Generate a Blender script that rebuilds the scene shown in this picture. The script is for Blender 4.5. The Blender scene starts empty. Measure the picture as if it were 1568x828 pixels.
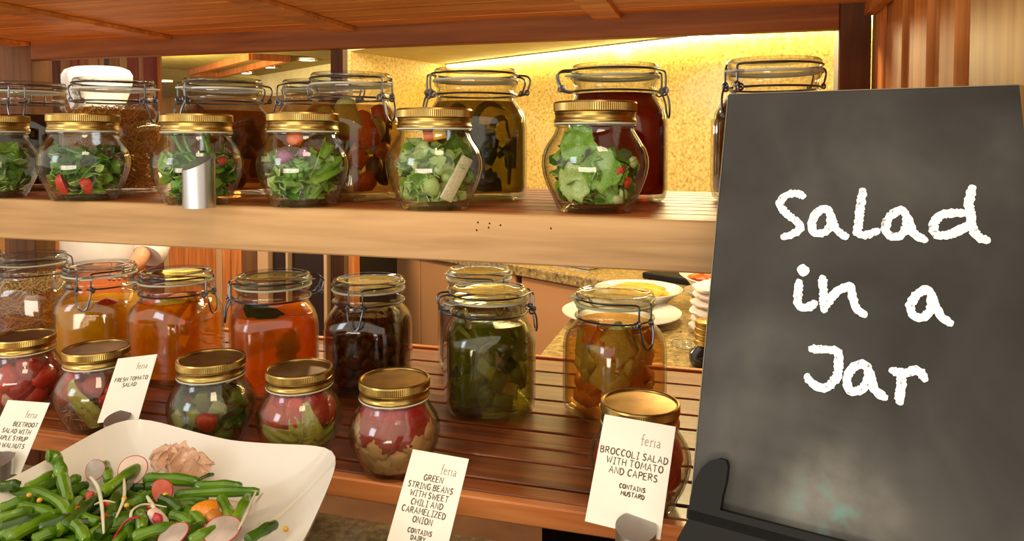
import bpy, math, random
from math import sin, cos, pi, radians, sqrt, atan2
from mathutils import Vector, Matrix, noise

C = bpy.context.scene.collection
scene = bpy.context.scene
rnd = random.Random(7)

# ------------------------------------------------------------------ camera
CAM = Vector((0.0, 0.0, 1.42))
PITCH, YAW, ROLL = radians(2.08), radians(16.07), radians(0.105)
fwd = Vector((-sin(YAW)*cos(PITCH), cos(YAW)*cos(PITCH), -sin(PITCH)))
rgt = Vector((cos(YAW), sin(YAW), 0))
upv = rgt.cross(fwd)
r2 = rgt*cos(ROLL) + upv*sin(ROLL)
u2 = upv*cos(ROLL) - rgt*sin(ROLL)
cam_data = bpy.data.cameras.new('camera')
cam = bpy.data.objects.new('camera', cam_data)
C.objects.link(cam)
cam.matrix_world = Matrix(((r2.x, u2.x, -fwd.x, CAM.x), (r2.y, u2.y, -fwd.y, CAM.y), (r2.z, u2.z, -fwd.z, CAM.z), (0, 0, 0, 1)))
cam_data.sensor_width = 36
cam_data.lens = 36*1103/1568
cam_data.shift_y = -156/1568
cam_data.clip_start = 0.02
scene.camera = cam

# ------------------------------------------------------------------ world and big lights
world = bpy.data.worlds.new('world'); scene.world = world
world.use_nodes = True
wn = world.node_tree.nodes['Background']
wn.inputs['Color'].default_value = (1.0, 0.86, 0.68, 1)
wn.inputs['Strength'].default_value = 1.05

def area(name, loc, target, sx, sy, power, color, spread=180):
    d = bpy.data.lights.new(name, 'AREA'); d.shape = 'RECTANGLE'; d.size = sx; d.size_y = sy
    d.energy = power; d.color = color; d.spread = radians(spread)
    o = bpy.data.objects.new(name, d); C.objects.link(o)
    o.location = loc
    o.rotation_euler = (Vector(target)-Vector(loc)).to_track_quat('-Z', 'Y').to_euler()
    return o
def spot(name, loc, target, power, color, size=70, blend=.6, rad=.03):
    d = bpy.data.lights.new(name, 'SPOT'); d.energy = power; d.color = color
    d.spot_size = radians(size); d.spot_blend = blend; d.shadow_soft_size = rad
    o = bpy.data.objects.new(name, d); C.objects.link(o)
    o.location = loc
    o.rotation_euler = (Vector(target)-Vector(loc)).to_track_quat('-Z', 'Y').to_euler()
    return o
area('daylight_window', (-2.4, -2.0, 2.1), (-0.7, 0.9, 1.15), 0.9, 1.2, 22, (0.78, 0.88, 1.0))
area('restaurant_ceiling_light', (0.5, -0.3, 2.75), (-0.4, 0.9, 1.1), 0.6, 0.5, 8, (1.0, 0.78, 0.50))
area('added_low_fill', (-0.5, -1.7, 0.75), (-0.6, 1.0, 1.6), 1.8, 0.5, 26, (1.0, 0.84, 0.64))  # added warm fill from low in front, brightens the top slats' underside and lower jars
spot('ceiling_downlight_a', (-0.9, 0.1, 2.7), (-0.75, 0.8, 1.1), 8, (1.0, 0.76, 0.48), 60)
spot('ceiling_downlight_b', (0.1, 0.0, 2.7), (-0.1, 0.8, 1.1), 7, (1.0, 0.74, 0.42), 60)

scene.view_settings.view_transform = 'Standard'
scene.view_settings.look = 'None'
scene.view_settings.exposure = 0.08
scene.view_settings.gamma = 1
scene.cycles.transparent_max_bounces = 40
scene.cycles.max_bounces = 12
scene.cycles.transmission_bounces = 10
scene.cycles.sample_clamp_indirect = 4
scene.cycles.use_denoising = True

# ------------------------------------------------------------------ helpers
def S(r, g, b):
    f = lambda c: (c/255/12.92) if c/255 <= 0.04045 else ((c/255+0.055)/1.055)**2.4
    return (f(r), f(g), f(b), 1)

class MB:
    def __init__(s): s.v = []; s.f = []; s.uv = None
    def add(s, vs, fs):
        n = len(s.v); s.v += [tuple(p) for p in vs]; s.f += [tuple(i+n for i in q) for q in fs]; return s
    def box(s, x0, x1, y0, y1, z0, z1, bev=0.0):
        if bev <= 0:
            return s.add([(x0,y0,z0),(x1,y0,z0),(x1,y1,z0),(x0,y1,z0),(x0,y0,z1),(x1,y0,z1),(x1,y1,z1),(x0,y1,z1)],
                  [(0,3,2,1),(4,5,6,7),(0,1,5,4),(1,2,6,5),(2,3,7,6),(3,0,4,7)])
        b = bev
        vs = []; idx = {}
        for i, X in enumerate(((x0, x0+b), (x1, x1-b))):
            for j, Y in enumerate(((y0, y0+b), (y1, y1-b))):
                for k, Z in enumerate(((z0, z0+b), (z1, z1-b))):
                    for a, p in enumerate(((X[0],Y[1],Z[1]), (X[1],Y[0],Z[1]), (X[1],Y[1],Z[0]))):
                        idx[i,j,k,a] = len(vs); vs.append(p)
        fs = []
        I = lambda i,j,k,a: idx[i,j,k,a]
        for i in (0,1): fs.append([I(i,0,0,0),I(i,1,0,0),I(i,1,1,0),I(i,0,1,0)])
        for j in (0,1): fs.append([I(0,j,0,1),I(1,j,0,1),I(1,j,1,1),I(0,j,1,1)])
        for k in (0,1): fs.append([I(0,0,k,2),I(1,0,k,2),I(1,1,k,2),I(0,1,k,2)])
        for j in (0,1):
            for k in (0,1): fs.append([I(0,j,k,1),I(1,j,k,1),I(1,j,k,2),I(0,j,k,2)])
        for i in (0,1):
            for k in (0,1): fs.append([I(i,0,k,0),I(i,1,k,0),I(i,1,k,2),I(i,0,k,2)])
        for i in (0,1):
            for j in (0,1): fs.append([I(i,j,0,0),I(i,j,1,0),I(i,j,1,1),I(i,j,0,1)])
        for i in (0,1):
            for j in (0,1):
                for k in (0,1): fs.append([I(i,j,k,0),I(i,j,k,1),I(i,j,k,2)])
        c = Vector(((x0+x1)/2,(y0+y1)/2,(z0+z1)/2)); out = []
        for q in fs:
            p = [Vector(vs[t]) for t in q]
            n = (p[1]-p[0]).cross(p[2]-p[0]); m = sum(p, Vector())/len(p)
            out.append(tuple(q) if n.dot(m-c) > 0 else tuple(reversed(q)))
        return s.add(vs, out)
    def lathe(s, prof, seg=48, closed=False, mod=None):
        # prof: (r, z[, n]); n = superellipse exponent
        n = len(prof); vs = []
        for p in prof:
            r, z = p[0], p[1]; e = p[2] if len(p) > 2 else 2
            for k in range(seg):
                t = 2*pi*k/seg
                q = r/((abs(cos(t))**e+abs(sin(t))**e)**(1/e))
                if mod: q = mod(q, z, t, k)
                vs.append((q*cos(t), q*sin(t), z))
        fs = []
        rng = range(n if closed else n-1)
        for i in rng:
            j = (i+1) % n
            for k in range(seg):
                l = (k+1) % seg
                fs.append((i*seg+k, i*seg+l, j*seg+l, j*seg+k))
        if not closed:
            if prof[0][0] > 1e-6: fs.append(tuple(reversed(range(seg))))
            if prof[-1][0] > 1e-6: fs.append(tuple((n-1)*seg+k for k in range(seg)))
        return s.add(vs, fs)
    def tube(s, pts, rad, seg=8, closed=False, flat=1.0):
        pts = [Vector(p) for p in pts]; n = len(pts)
        rs = rad if isinstance(rad, (list, tuple)) else [rad]*n
        vs = []; prev = None
        for i in range(n):
            a = pts[(i-1) % n] if (closed or i > 0) else pts[i]
            b = pts[(i+1) % n] if (closed or i < n-1) else pts[i]
            t = (b-a).normalized()
            if prev is None:
                x = t.orthogonal().normalized()
            else:
                x = (prev-t*prev.dot(t))
                x = x.normalized() if x.length > 1e-6 else t.orthogonal().normalized()
            prev = x; y = t.cross(x)
            for k in range(seg):
                q = 2*pi*k/seg
                vs.append(pts[i]+x*cos(q)*rs[i]+y*sin(q)*rs[i]*flat)
        fs = []
        for i in range(n if closed else n-1):
            j = (i+1) % n
            for k in range(seg):
                l = (k+1) % seg
                fs.append((i*seg+k, i*seg+l, j*seg+l, j*seg+k))
        if not closed:
            fs.append(tuple(reversed(range(seg)))); fs.append(tuple((n-1)*seg+k for k in range(seg)))
        return s.add(vs, fs)
    def xf(s, M):
        s.v = [tuple(M @ Vector(p)) for p in s.v]; return s
    def join(s, o, M=None):
        return s.add([M @ Vector(p) for p in o.v] if M else o.v, o.f)
    def mesh(s, name, mat, smooth=True, angle=None):
        me = bpy.data.meshes.new(name); me.from_pydata(s.v, [], s.f); me.update()
        if mat: me.materials.append(mat)
        if smooth:
            me.polygons.foreach_set('use_smooth', [True]*len(me.polygons))
            if angle: me.set_sharp_from_angle(angle=radians(angle))
        return me
    def build(s, name, mat, parent=None, smooth=True, angle=35, loc=None):
        me = s.mesh(name, mat, smooth, angle)
        o = bpy.data.objects.new(name, me); C.objects.link(o)
        if parent: o.parent = parent
        if loc is not None: o.location = loc
        return o

def tag(o, label=None, cat=None, group=None, kind=None):
    if label: o['label'] = label
    if cat: o['category'] = cat
    if group: o['group'] = group
    if kind: o['kind'] = kind
    return o
def empty(name, loc=(0,0,0), rz=0, sc=1):
    o = bpy.data.objects.new(name, None); C.objects.link(o)
    o.location = loc; o.rotation_euler = (0,0,rz); o.scale = (sc,sc,sc); o.empty_display_size = .02
    return o
def copy_tree(o, parent=None):
    c = o.copy(); C.objects.link(c)
    if parent: c.parent = parent
    for ch in list(o.children): copy_tree(ch, c)
    return c
def smooth_path(pts, n=6):
    P = [Vector(p) for p in pts]
    if len(P) < 3:
        return [P[0].lerp(P[-1], i/n) for i in range(n+1)]
    out = []
    for i in range(len(P)-1):
        p0 = P[max(i-1,0)]; p1 = P[i]; p2 = P[i+1]; p3 = P[min(i+2,len(P)-1)]
        for k in range(n):
            t = k/n
            out.append(.5*((2*p1)+(p2-p0)*t+(2*p0-5*p1+4*p2-p3)*t*t+(3*p1-p0-3*p2+p3)*t**3))
    out.append(P[-1]); return out
def blob(seed, sub=2, amp=.15, freq=1.6):
    import bmesh
    bm = bmesh.new(); bmesh.ops.create_icosphere(bm, subdivisions=sub, radius=1)
    m = MB(); vs = []
    for v in bm.verts:
        p = v.co*1.0
        d = 1+amp*noise.noise(p*freq+Vector((seed*3.1, seed*1.7, seed)))
        vs.append(p*d)
    m.add(vs, [[v.index for v in f.verts] for f in bm.faces]); bm.free(); return m

# ------------------------------------------------------------------ materials
def new_mat(name):
    m = bpy.data.materials.new(name); m.use_nodes = True
    nt = m.node_tree; b = nt.nodes['Principled BSDF']
    return m, nt, b
def ramp(nt, stops):
    r = nt.nodes.new('ShaderNodeValToRGB'); e = r.color_ramp.elements
    while len(e) < len(stops): e.new(.5)
    for x, (p, c) in zip(e, stops): x.position = p; x.color = c
    return r
def wood(name, dark, mid, light, axis=0, rough=.45, scale=9, coat=0.0, bump=.12, spec=.4):
    m, nt, b = new_mat(name); L = nt.links
    tc = nt.nodes.new('ShaderNodeTexCoord'); mp = nt.nodes.new('ShaderNodeMapping')
    sc = [scale*9]*3; sc[axis] = scale*.55
    mp.inputs['Scale'].default_value = sc
    oi = nt.nodes.new('ShaderNodeObjectInfo')
    mul = nt.nodes.new('ShaderNodeVectorMath'); mul.operation = 'SCALE'
    cb = nt.nodes.new('ShaderNodeCombineXYZ')
    for k in range(3): L.new(oi.outputs['Random'], cb.inputs[k])
    L.new(cb.outputs[0], mul.inputs[0]); mul.inputs['Scale'].default_value = 37.0
    ad = nt.nodes.new('ShaderNodeVectorMath'); ad.operation = 'ADD'
    L.new(tc.outputs['Object'], mp.inputs['Vector']); L.new(mp.outputs[0], ad.inputs[0]); L.new(mul.outputs[0], ad.inputs[1])
    n1 = nt.nodes.new('ShaderNodeTexNoise'); n1.inputs['Scale'].default_value = 1.0; n1.inputs['Detail'].default_value = 6; n1.inputs['Distortion'].default_value = .6
    L.new(ad.outputs[0], n1.inputs['Vector'])
    n2 = nt.nodes.new('ShaderNodeTexNoise'); n2.inputs['Scale'].default_value = .18; n2.inputs['Detail'].default_value = 3
    L.new(ad.outputs[0], n2.inputs['Vector'])
    r = ramp(nt, [(.25, dark), (.5, mid), (.75, light)])
    L.new(n1.outputs['Fac'], r.inputs[0])
    hs = nt.nodes.new('ShaderNodeHueSaturation')
    mr = nt.nodes.new('ShaderNodeMapRange'); mr.inputs['From Min'].default_value = .3; mr.inputs['From Max'].default_value = .7
    mr.inputs['To Min'].default_value = .72; mr.inputs['To Max'].default_value = 1.2
    L.new(n2.outputs['Fac'], mr.inputs['Value'])
    m3 = nt.nodes.new('ShaderNodeMath'); m3.operation = 'MULTIPLY'
    mr2 = nt.nodes.new('ShaderNodeMapRange'); mr2.inputs['To Min'].default_value = .82; mr2.inputs['To Max'].default_value = 1.15
    L.new(oi.outputs['Random'], mr2.inputs['Value'])
    L.new(mr.outputs[0], m3.inputs[0]); L.new(mr2.outputs[0], m3.inputs[1])
    L.new(m3.outputs[0], hs.inputs['Value']); L.new(r.outputs[0], hs.inputs['Color'])
    L.new(hs.outputs[0], b.inputs['Base Color'])
    b.inputs['Roughness'].default_value = rough; b.inputs['Specular IOR Level'].default_value = spec
    b.inputs['Coat Weight'].default_value = coat; b.inputs['Coat Roughness'].default_value = .18
    bp = nt.nodes.new('ShaderNodeBump'); bp.inputs['Strength'].default_value = bump; bp.inputs['Distance'].default_value = .001
    L.new(n1.outputs['Fac'], bp.inputs['Height']); L.new(bp.outputs[0], b.inputs['Normal'])
    return m
def mottled(name, c1, c2, scale=30, rough=.35, metal=0, c3=None, bump=0.0, spec=.5, coat=0, sss=0, detail=4, dist=.0):
    m, nt, b = new_mat(name); L = nt.links
    tc = nt.nodes.new('ShaderNodeTexCoord')
    n = nt.nodes.new('ShaderNodeTexNoise'); n.inputs['Scale'].default_value = scale; n.inputs['Detail'].default_value = detail
    n.inputs['Distortion'].default_value = dist
    L.new(tc.outputs['Object'], n.inputs['Vector'])
    st = [(.35, c1), (.65, c2)] if c3 is None else [(.3, c1), (.5, c2), (.7, c3)]
    r = ramp(nt, st); L.new(n.outputs['Fac'], r.inputs[0]); L.new(r.outputs[0], b.inputs['Base Color'])
    b.inputs['Roughness'].default_value = rough; b.inputs['Metallic'].default_value = metal
    b.inputs['Specular IOR Level'].default_value = spec; b.inputs['Coat Weight'].default_value = coat
    if sss: b.inputs['Subsurface Weight'].default_value = sss; b.inputs['Subsurface Radius'].default_value = (.01,.006,.004)
    if bump:
        bp = nt.nodes.new('ShaderNodeBump'); bp.inputs['Strength'].default_value = bump; bp.inputs['Distance'].default_value = .002
        L.new(n.outputs['Fac'], bp.inputs['Height']); L.new(bp.outputs[0], b.inputs['Normal'])
    return m
def plain(name, c, rough=.5, metal=0, spec=.5, coat=0):
    m, nt, b = new_mat(name)
    b.inputs['Base Color'].default_value = c; b.inputs['Roughness'].default_value = rough
    b.inputs['Metallic'].default_value = metal; b.inputs['Specular IOR Level'].default_value = spec; b.inputs['Coat Weight'].default_value = coat
    return m
def emis(name, c, s):
    m, nt, b = new_mat(name)
    b.inputs['Base Color'].default_value = c; b.inputs['Emission Color'].default_value = c; b.inputs['Emission Strength'].default_value = s
    return m
def glassy(name, tint, edge, opac=0.0, body=None, refl=1.0, rough=.03, bump=0.0):
    """thin-walled glass: clear with a Schlick reflection; opac > 0 adds cloudy body colour (brines)"""
    m = bpy.data.materials.new(name); m.use_nodes = True
    nt = m.node_tree; nt.nodes.clear(); L = nt.links
    out = nt.nodes.new('ShaderNodeOutputMaterial')
    lw = nt.nodes.new('ShaderNodeLayerWeight'); lw.inputs['Blend'].default_value = .5
    pw = nt.nodes.new('ShaderNodeMath'); pw.operation = 'POWER'; pw.inputs[1].default_value = 4.0
    L.new(lw.outputs['Facing'], pw.inputs[0])
    ma = nt.nodes.new('ShaderNodeMath'); ma.operation = 'MULTIPLY_ADD'; ma.inputs[1].default_value = .75*refl; ma.inputs[2].default_value = .045*refl
    L.new(pw.outputs[0], ma.inputs[0])
    mixc = nt.nodes.new('ShaderNodeMix'); mixc.data_type = 'RGBA'
    p2 = nt.nodes.new('ShaderNodeMath'); p2.operation = 'POWER'; p2.inputs[1].default_value = 2.5
    L.new(lw.outputs['Facing'], p2.inputs[0]); L.new(p2.outputs[0], mixc.inputs[0])
    mixc.inputs[6].default_value = tint; mixc.inputs[7].default_value = edge
    tr = nt.nodes.new('ShaderNodeBsdfTransparent'); L.new(mixc.outputs[2], tr.inputs['Color'])
    gl = nt.nodes.new('ShaderNodeBsdfGlossy'); gl.inputs['Roughness'].default_value = rough
    if bump:
        tc = nt.nodes.new('ShaderNodeTexCoord'); nz = nt.nodes.new('ShaderNodeTexNoise'); nz.inputs['Scale'].default_value = 28; nz.inputs['Detail'].default_value = 1
        L.new(tc.outputs['Object'], nz.inputs['Vector'])
        bp = nt.nodes.new('ShaderNodeBump'); bp.inputs['Strength'].default_value = bump; bp.inputs['Distance'].default_value = .003
        L.new(nz.outputs['Fac'], bp.inputs['Height']); L.new(bp.outputs[0], gl.inputs['Normal'])
    base = tr
    if opac > 0:
        df = nt.nodes.new('ShaderNodeBsdfDiffuse'); tl = nt.nodes.new('ShaderNodeBsdfTranslucent')
        df.inputs['Color'].default_value = body; tl.inputs['Color'].default_value = body
        tc = nt.nodes.new('ShaderNodeTexCoord'); n = nt.nodes.new('ShaderNodeTexNoise'); n.inputs['Scale'].default_value = 26; n.inputs['Detail'].default_value = 3
        L.new(tc.outputs['Object'], n.inputs['Vector'])
        mx = nt.nodes.new('ShaderNodeMixShader'); mx.inputs[0].default_value = .45
        L.new(df.outputs[0], mx.inputs[1]); L.new(tl.outputs[0], mx.inputs[2])
        mr = nt.nodes.new('ShaderNodeMapRange'); mr.inputs['From Min'].default_value = .3; mr.inputs['From Max'].default_value = .7
        mr.inputs['To Min'].default_value = max(0, opac-.15); mr.inputs['To Max'].default_value = min(1, opac+.15)
        L.new(n.outputs['Fac'], mr.inputs['Value'])
        m2 = nt.nodes.new('ShaderNodeMixShader'); L.new(mr.outputs[0], m2.inputs[0])
        L.new(tr.outputs[0], m2.inputs[1]); L.new(mx.outputs[0], m2.inputs[2]); base = m2
    mx = nt.nodes.new('ShaderNodeMixShader'); L.new(ma.outputs[0], mx.inputs[0])
    L.new(base.outputs[0], mx.inputs[1]); L.new(gl.outputs[0], mx.inputs[2]); L.new(mx.outputs[0], out.inputs['Surface'])
    return m

M = {}
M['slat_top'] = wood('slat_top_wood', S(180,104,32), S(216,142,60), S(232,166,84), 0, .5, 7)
M['beam'] = wood('beam_wood', S(116,62,22), S(144,82,32), S(166,102,46), 0, .55, 7)
M['fascia'] = wood('fascia_wood', S(158,120,76), S(180,141,92), S(194,156,108), 0, .55, 8)
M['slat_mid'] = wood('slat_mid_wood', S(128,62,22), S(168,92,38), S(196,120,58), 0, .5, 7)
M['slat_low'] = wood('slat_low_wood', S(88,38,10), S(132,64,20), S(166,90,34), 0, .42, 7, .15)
M['ledge'] = wood('ledge_wood', S(168,90,40), S(204,122,62), S(222,146,84), 0, .4, 8, .2)
M['post'] = wood('post_wood', S(86,50,22), S(112,70,34), S(134,88,46), 2, .6, 7)
M['plank'] = wood('plank_wood', S(168,92,36), S(206,126,52), S(224,150,76), 2, .6, 7, .0)
M['front_post'] = wood('front_post_wood', S(164,112,56), S(192,142,76), S(210,162,98), 2, .5, 7)
M['bg_wood'] = wood('kitchen_wood', S(150,84,34), S(190,112,50), S(212,138,72), 2, .5, 6)
M['glass'] = glassy('clear_jar_glass', (.975,.98,.97,1), (.72,.74,.68,1), refl=1.15)
M['lid_glass'] = glassy('thick_lid_glass', (.93,.95,.93,1), (.42,.46,.42,1), refl=1.3, bump=.12)
M['gold'] = mottled('gold_lid_metal', S(176,146,80), S(200,170,100), 60, .3, 1.0)
M['gold_disc'] = mottled('gold_disc_metal', S(150,108,52), S(176,132,68), 40, .3, 1.0)
M['wire'] = plain('wire_steel', S(120,126,136), .3, 1)
M['steel'] = plain('brushed_steel', S(206,206,208), .34, 1)
M['gasket'] = plain('white_rubber', S(226,232,222), .5)
M['gasket_g'] = plain('pale_green_rubber', S(190,206,170), .5)
M['gasket_w'] = plain('cream_rubber', S(206,206,180), .5)
M['porcelain'] = plain('white_porcelain', S(238,232,220), .12, 0, .5, .6)
M['card'] = mottled('card_paper', S(232,228,214), S(238,235,222), 14, .7)
M['ink'] = plain('brown_ink', S(84,66,48), .8)
M['ink_light'] = plain('grey_ink', S(150,134,112), .8)
M['black'] = plain('black_painted_metal', S(16,15,14), .6, 0, .25)
# ------------------------------------------------------------------ structure: floor, walls, ceiling
def stone(name, stops, scale, rough=.45, patch=True):
    m, nt, b = new_mat(name); L = nt.links
    tc = nt.nodes.new('ShaderNodeTexCoord')
    n = nt.nodes.new('ShaderNodeTexNoise'); n.inputs['Scale'].default_value = scale; n.inputs['Detail'].default_value = 5; n.inputs['Roughness'].default_value = .7
    L.new(tc.outputs['Object'], n.inputs['Vector'])
    r = ramp(nt, stops); L.new(n.outputs['Fac'], r.inputs[0])
    n2 = nt.nodes.new('ShaderNodeTexNoise'); n2.inputs['Scale'].default_value = 2.6; n2.inputs['Detail'].default_value = 3
    L.new(tc.outputs['Object'], n2.inputs['Vector'])
    mr = nt.nodes.new('ShaderNodeMapRange'); mr.inputs['From Min'].default_value = .52; mr.inputs['From Max'].default_value = .7
    mr.inputs['To Max'].default_value = .45 if patch else 0
    L.new(n2.outputs['Fac'], mr.inputs['Value'])
    mx = nt.nodes.new('ShaderNodeMix'); mx.data_type = 'RGBA'; mx.inputs[7].default_value = S(216,206,186)
    L.new(mr.outputs[0], mx.inputs[0]); L.new(r.outputs[0], mx.inputs[6]); L.new(mx.outputs[2], b.inputs['Base Color'])
    b.inputs['Roughness'].default_value = rough
    return m
M['stone'] = stone('speckled_stone', [(.32, S(150,116,48)), (.5, S(212,180,92)), (.64, S(230,204,130))], 70)
M['granite'] = stone('counter_granite', [(.32, S(70,58,34)), (.46, S(138,116,70)), (.6, S(178,150,96)), (.72, S(206,184,132))], 60, .16, False)
M['granite_front'] = stone('front_counter_granite', [(.32, S(88,80,58)), (.5, S(126,114,84)), (.7, S(160,146,110))], 70, .14, False)
M['plaster'] = mottled('olive_plaster', S(140,126,50), S(156,140,60), 8, .8)
M['plaster_pale'] = mottled('pale_plaster', S(206,196,140), S(216,206,150), 8, .8)
M['floor'] = mottled('floor_tile', S(96,64,40), S(112,78,50), 6, .5)
M['wall_far'] = mottled('far_wall_paint', S(150,104,46), S(176,128,62), 3, .7)
def struct(o): o['kind'] = 'structure'; return o
struct(MB().box(-16, 6, -4, 18, -.1, 0).build('floor', M['floor'], smooth=False))
struct(MB().box(-14, -1.9, 3.4, 15.2, 2.52, 2.6).build('ceiling', M['plaster'], smooth=False))
struct(MB().box(-14, -1.0, 15.0, 15.2, 0, 2.52).build('wall_back', M['wall_far'], smooth=False))

# stone niche: a corner of two speckled walls with a soffit
dW = Vector((.873, -.488, 0)); nW = Vector((.488, .873, 0)); CW = Vector((-1.591, 4.083, 0)); dL = Vector((-.287, -.958, 0))
def prism(pts, z0, z1):
    n = len(pts)
    return MB().add([(p[0], p[1], z0) for p in pts]+[(p[0], p[1], z1) for p in pts],
        [tuple(reversed(range(n))), tuple(range(n, 2*n))]+[(i, (i+1) % n, n+(i+1) % n, n+i) for i in range(n)])
a, b = CW, CW+dW*3.6
struct(prism([a, b, b+nW*.1, a+nW*.1-dW*.1], 0, 1.884).build('wall_right', M['stone'], smooth=False))
a, b = CW, CW+dL*.79
struct(prism([a, a+Vector((-.1, .03, 0)), b+Vector((-.1, .03, 0)), b], .9205, 1.884).build('wall_left', M['stone'], smooth=False))
b2 = CW+dL*.79
struct(prism([CW-dW*.1+nW*.1, b2-dW*.1, b2+dW*3.4, CW+dW*3.6+nW*.1], 1.884, 2.0).build('ceiling_soffit', M['plaster_pale'], smooth=False))
# LED strip along the right wall under the soffit
t = empty('light_strip', tuple(CW+dW*1.35-nW*.03+Vector((0, 0, 1.872))), atan2(dW.y, dW.x))
tag(t, 'glowing yellow light strip along the top of the speckled stone wall', 'lamp')
MB().box(-1.3, 1.9, -.022, .028, .004, .012).build('mounting_rail', M['steel'], t, False)
M['led'] = emis('warm_led', (1.0, .82, .34, 1), 44)
MB().box(-1.3, 1.9, -.010, .012, -.008, .003, .002).build('diffuser', M['led'], t, False)

# far room: reclaimed board partition, coffer, lamps
t = empty('board_partition', (-6.0, 5.5, 0))
tag(t, 'partition of upright reclaimed boards in mixed browns behind the chef', 'partition')
cols = [S(150,84,48), S(184,120,74), S(108,58,40), S(122,112,92), S(168,96,60), S(196,140,92), S(92,74,66), S(160,70,52)]
mats = [wood('reclaimed_wood_%d' % i, tuple(x*.75 for x in c[:3])+(1,), c, tuple(min(1, x*1.2) for x in c[:3])+(1,), 2, .6, 3) for i, c in enumerate(cols)]
bo = {}
x = -1.6
while x < .95:
    k = rnd.randrange(8); w = rnd.choice((.06, .09, .12))
    MB().box(x, x+w-.006, rnd.uniform(-.02, .0), .04, 0, 2.5).build('board', mats[k], t, False); x += w
MB().box(-1.6, 1.0, .04, .07, 0, 2.52).build('backing', M['bg_wood'], t, False)
t = empty('coffer_frame', (-6.6, 8.8, 2.44)); tag(t, 'long orange wooden frame hanging flat under the olive ceiling', 'ceiling frame')
P = [Vector(p) for p in ((-7.89,9.36,0), (-7.73,9.84,0), (-5.3,8.07,0), (-5.62,7.77,0))]
O = Vector((-6.6, 8.8, 0))
for i in range(4):
    a, b = P[i]-O, P[(i+1) % 4]-O; e = (b-a).normalized(); q = Vector((-e.y, e.x, 0))*.035
    prism([a-q, b-q, b+q, a+q], 0, .08).build('rail', M['bg_wood'], t, False)
a, b = Vector((-7.4, 10.4, 0)), Vector((-4.0, 8.26, 0)); e = (b-a).normalized(); q = Vector((-e.y, e.x, 0))
struct(prism([a, b, b+q*.3, a+q*.3], 2.2, 2.52).build('ceiling_bulkhead', M['plaster_pale'], smooth=False))
M['lamp'] = emis('downlight_glow', (1, .93, .78, 1), 14)
for i, (x, y, l) in enumerate(((-9.55,10.75,'small round downlight just right of the white chef hat'), (-7.19,9.77,'small round downlight below the middle of the orange ceiling frame'), (-6.31,9.10,'middle round downlight right of the orange ceiling frame'), (-5.26,8.45,'round downlight nearest the wooden post in the far ceiling'))):
    t = empty('downlight', (x, y, 2.50)); tag(t, l, 'ceiling light', 'recessed downlights in the far ceiling')
    MB().lathe([(.13,.012),(.15,.004),(.13,-.004),(.10,.0),(.10,.012)], 24, True).build('trim_ring', M['gold'], t)
    MB().lathe([(.0,.0),(.098,.0),(.098,.01),(0,.01)], 24).build('bulb', M['lamp'], t)
def plight(name, loc, power, color, r=.1):
    d = bpy.data.lights.new(name, 'POINT'); d.energy = power; d.color = color; d.shadow_soft_size = r
    o = bpy.data.objects.new(name, d); C.objects.link(o); o.location = loc
plight('far_room_light_a', (-6.5, 7.0, 2.0), 230, (1, .82, .5))
plight('far_room_light_b', (-7.0, 12.0, 2.0), 320, (1, .8, .45))
plight('kitchen_light', (-1.6, 2.1, 2.2), 110, (1, .76, .48), .15)
plight('pass_light', (-.1, 2.1, 1.75), 20, (1, .80, .42), .08)

# kitchen counters
P1 = Vector((-.80, 2.84, 0))
rzW = atan2(dW.y, dW.x)
t = empty('back_counter', tuple(P1), rzW); tag(t, 'kitchen counter with copper-toned steel doors and a granite top', 'counter')
M['copper_steel'] = plain('warm_brushed_steel', S(222,164,108), .4, .4)
for x0, x1 in ((-1.2,-.648), (-.642,.0), (.03,.62), (.63,1.2), (1.21, 2.0)):
    MB().box(x0, x1, 0, .03, .08, .872, .003).build('door', M['copper_steel'], t, False)
MB().box(-1.2, 2.0, .03, .62, .0, .875).build('carcass', M['black'], t, False)
MB().box(-.02, 2.0, -.02, .66, .877, .92, .004).build('countertop', M['granite'], t, False)
MB().box(-1.2, -.025, -.02, .66, .877, .92, .004).build('countertop', M['granite'], t, False)
t = empty('near_counter', (-.4, 1.46, 0)); tag(t, 'speckled granite counter right behind the slatted shelf, holding plates', 'counter')
pp = [Vector((-.40, 1.46, 0)), Vector((.9, 1.46, 0)), Vector((.9, 1.866, 0)), Vector((-.40, 2.593, 0))]
O = Vector((-.4, 1.46, 0))
prism([p-O for p in pp], .878, .92).build('countertop', M['granite'], t, False)
pp = [Vector((-.36, 1.49, 0)), Vector((.87, 1.49, 0)), Vector((.87, 1.85, 0)), Vector((-.36, 2.53, 0))]
prism([p-O for p in pp], 0, .878).build('carcass', M['black'], t, False)
t = MB().box(-.62, .42, -.30, .275, -.03, 0, .004).build('front_counter', M['granite_front'], None, False, loc=(-.45, .50, .965)); tag(t, 'dark glossy stone counter in front of the shelf', 'counter')
t = MB().box(-1.6, .62, -.28, .27, 0, .93).build('counter_base', M['bg_wood'], None, False, loc=(-.45, .50, 0)); tag(t, 'wooden base under the front stone counter', 'cabinet')

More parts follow.
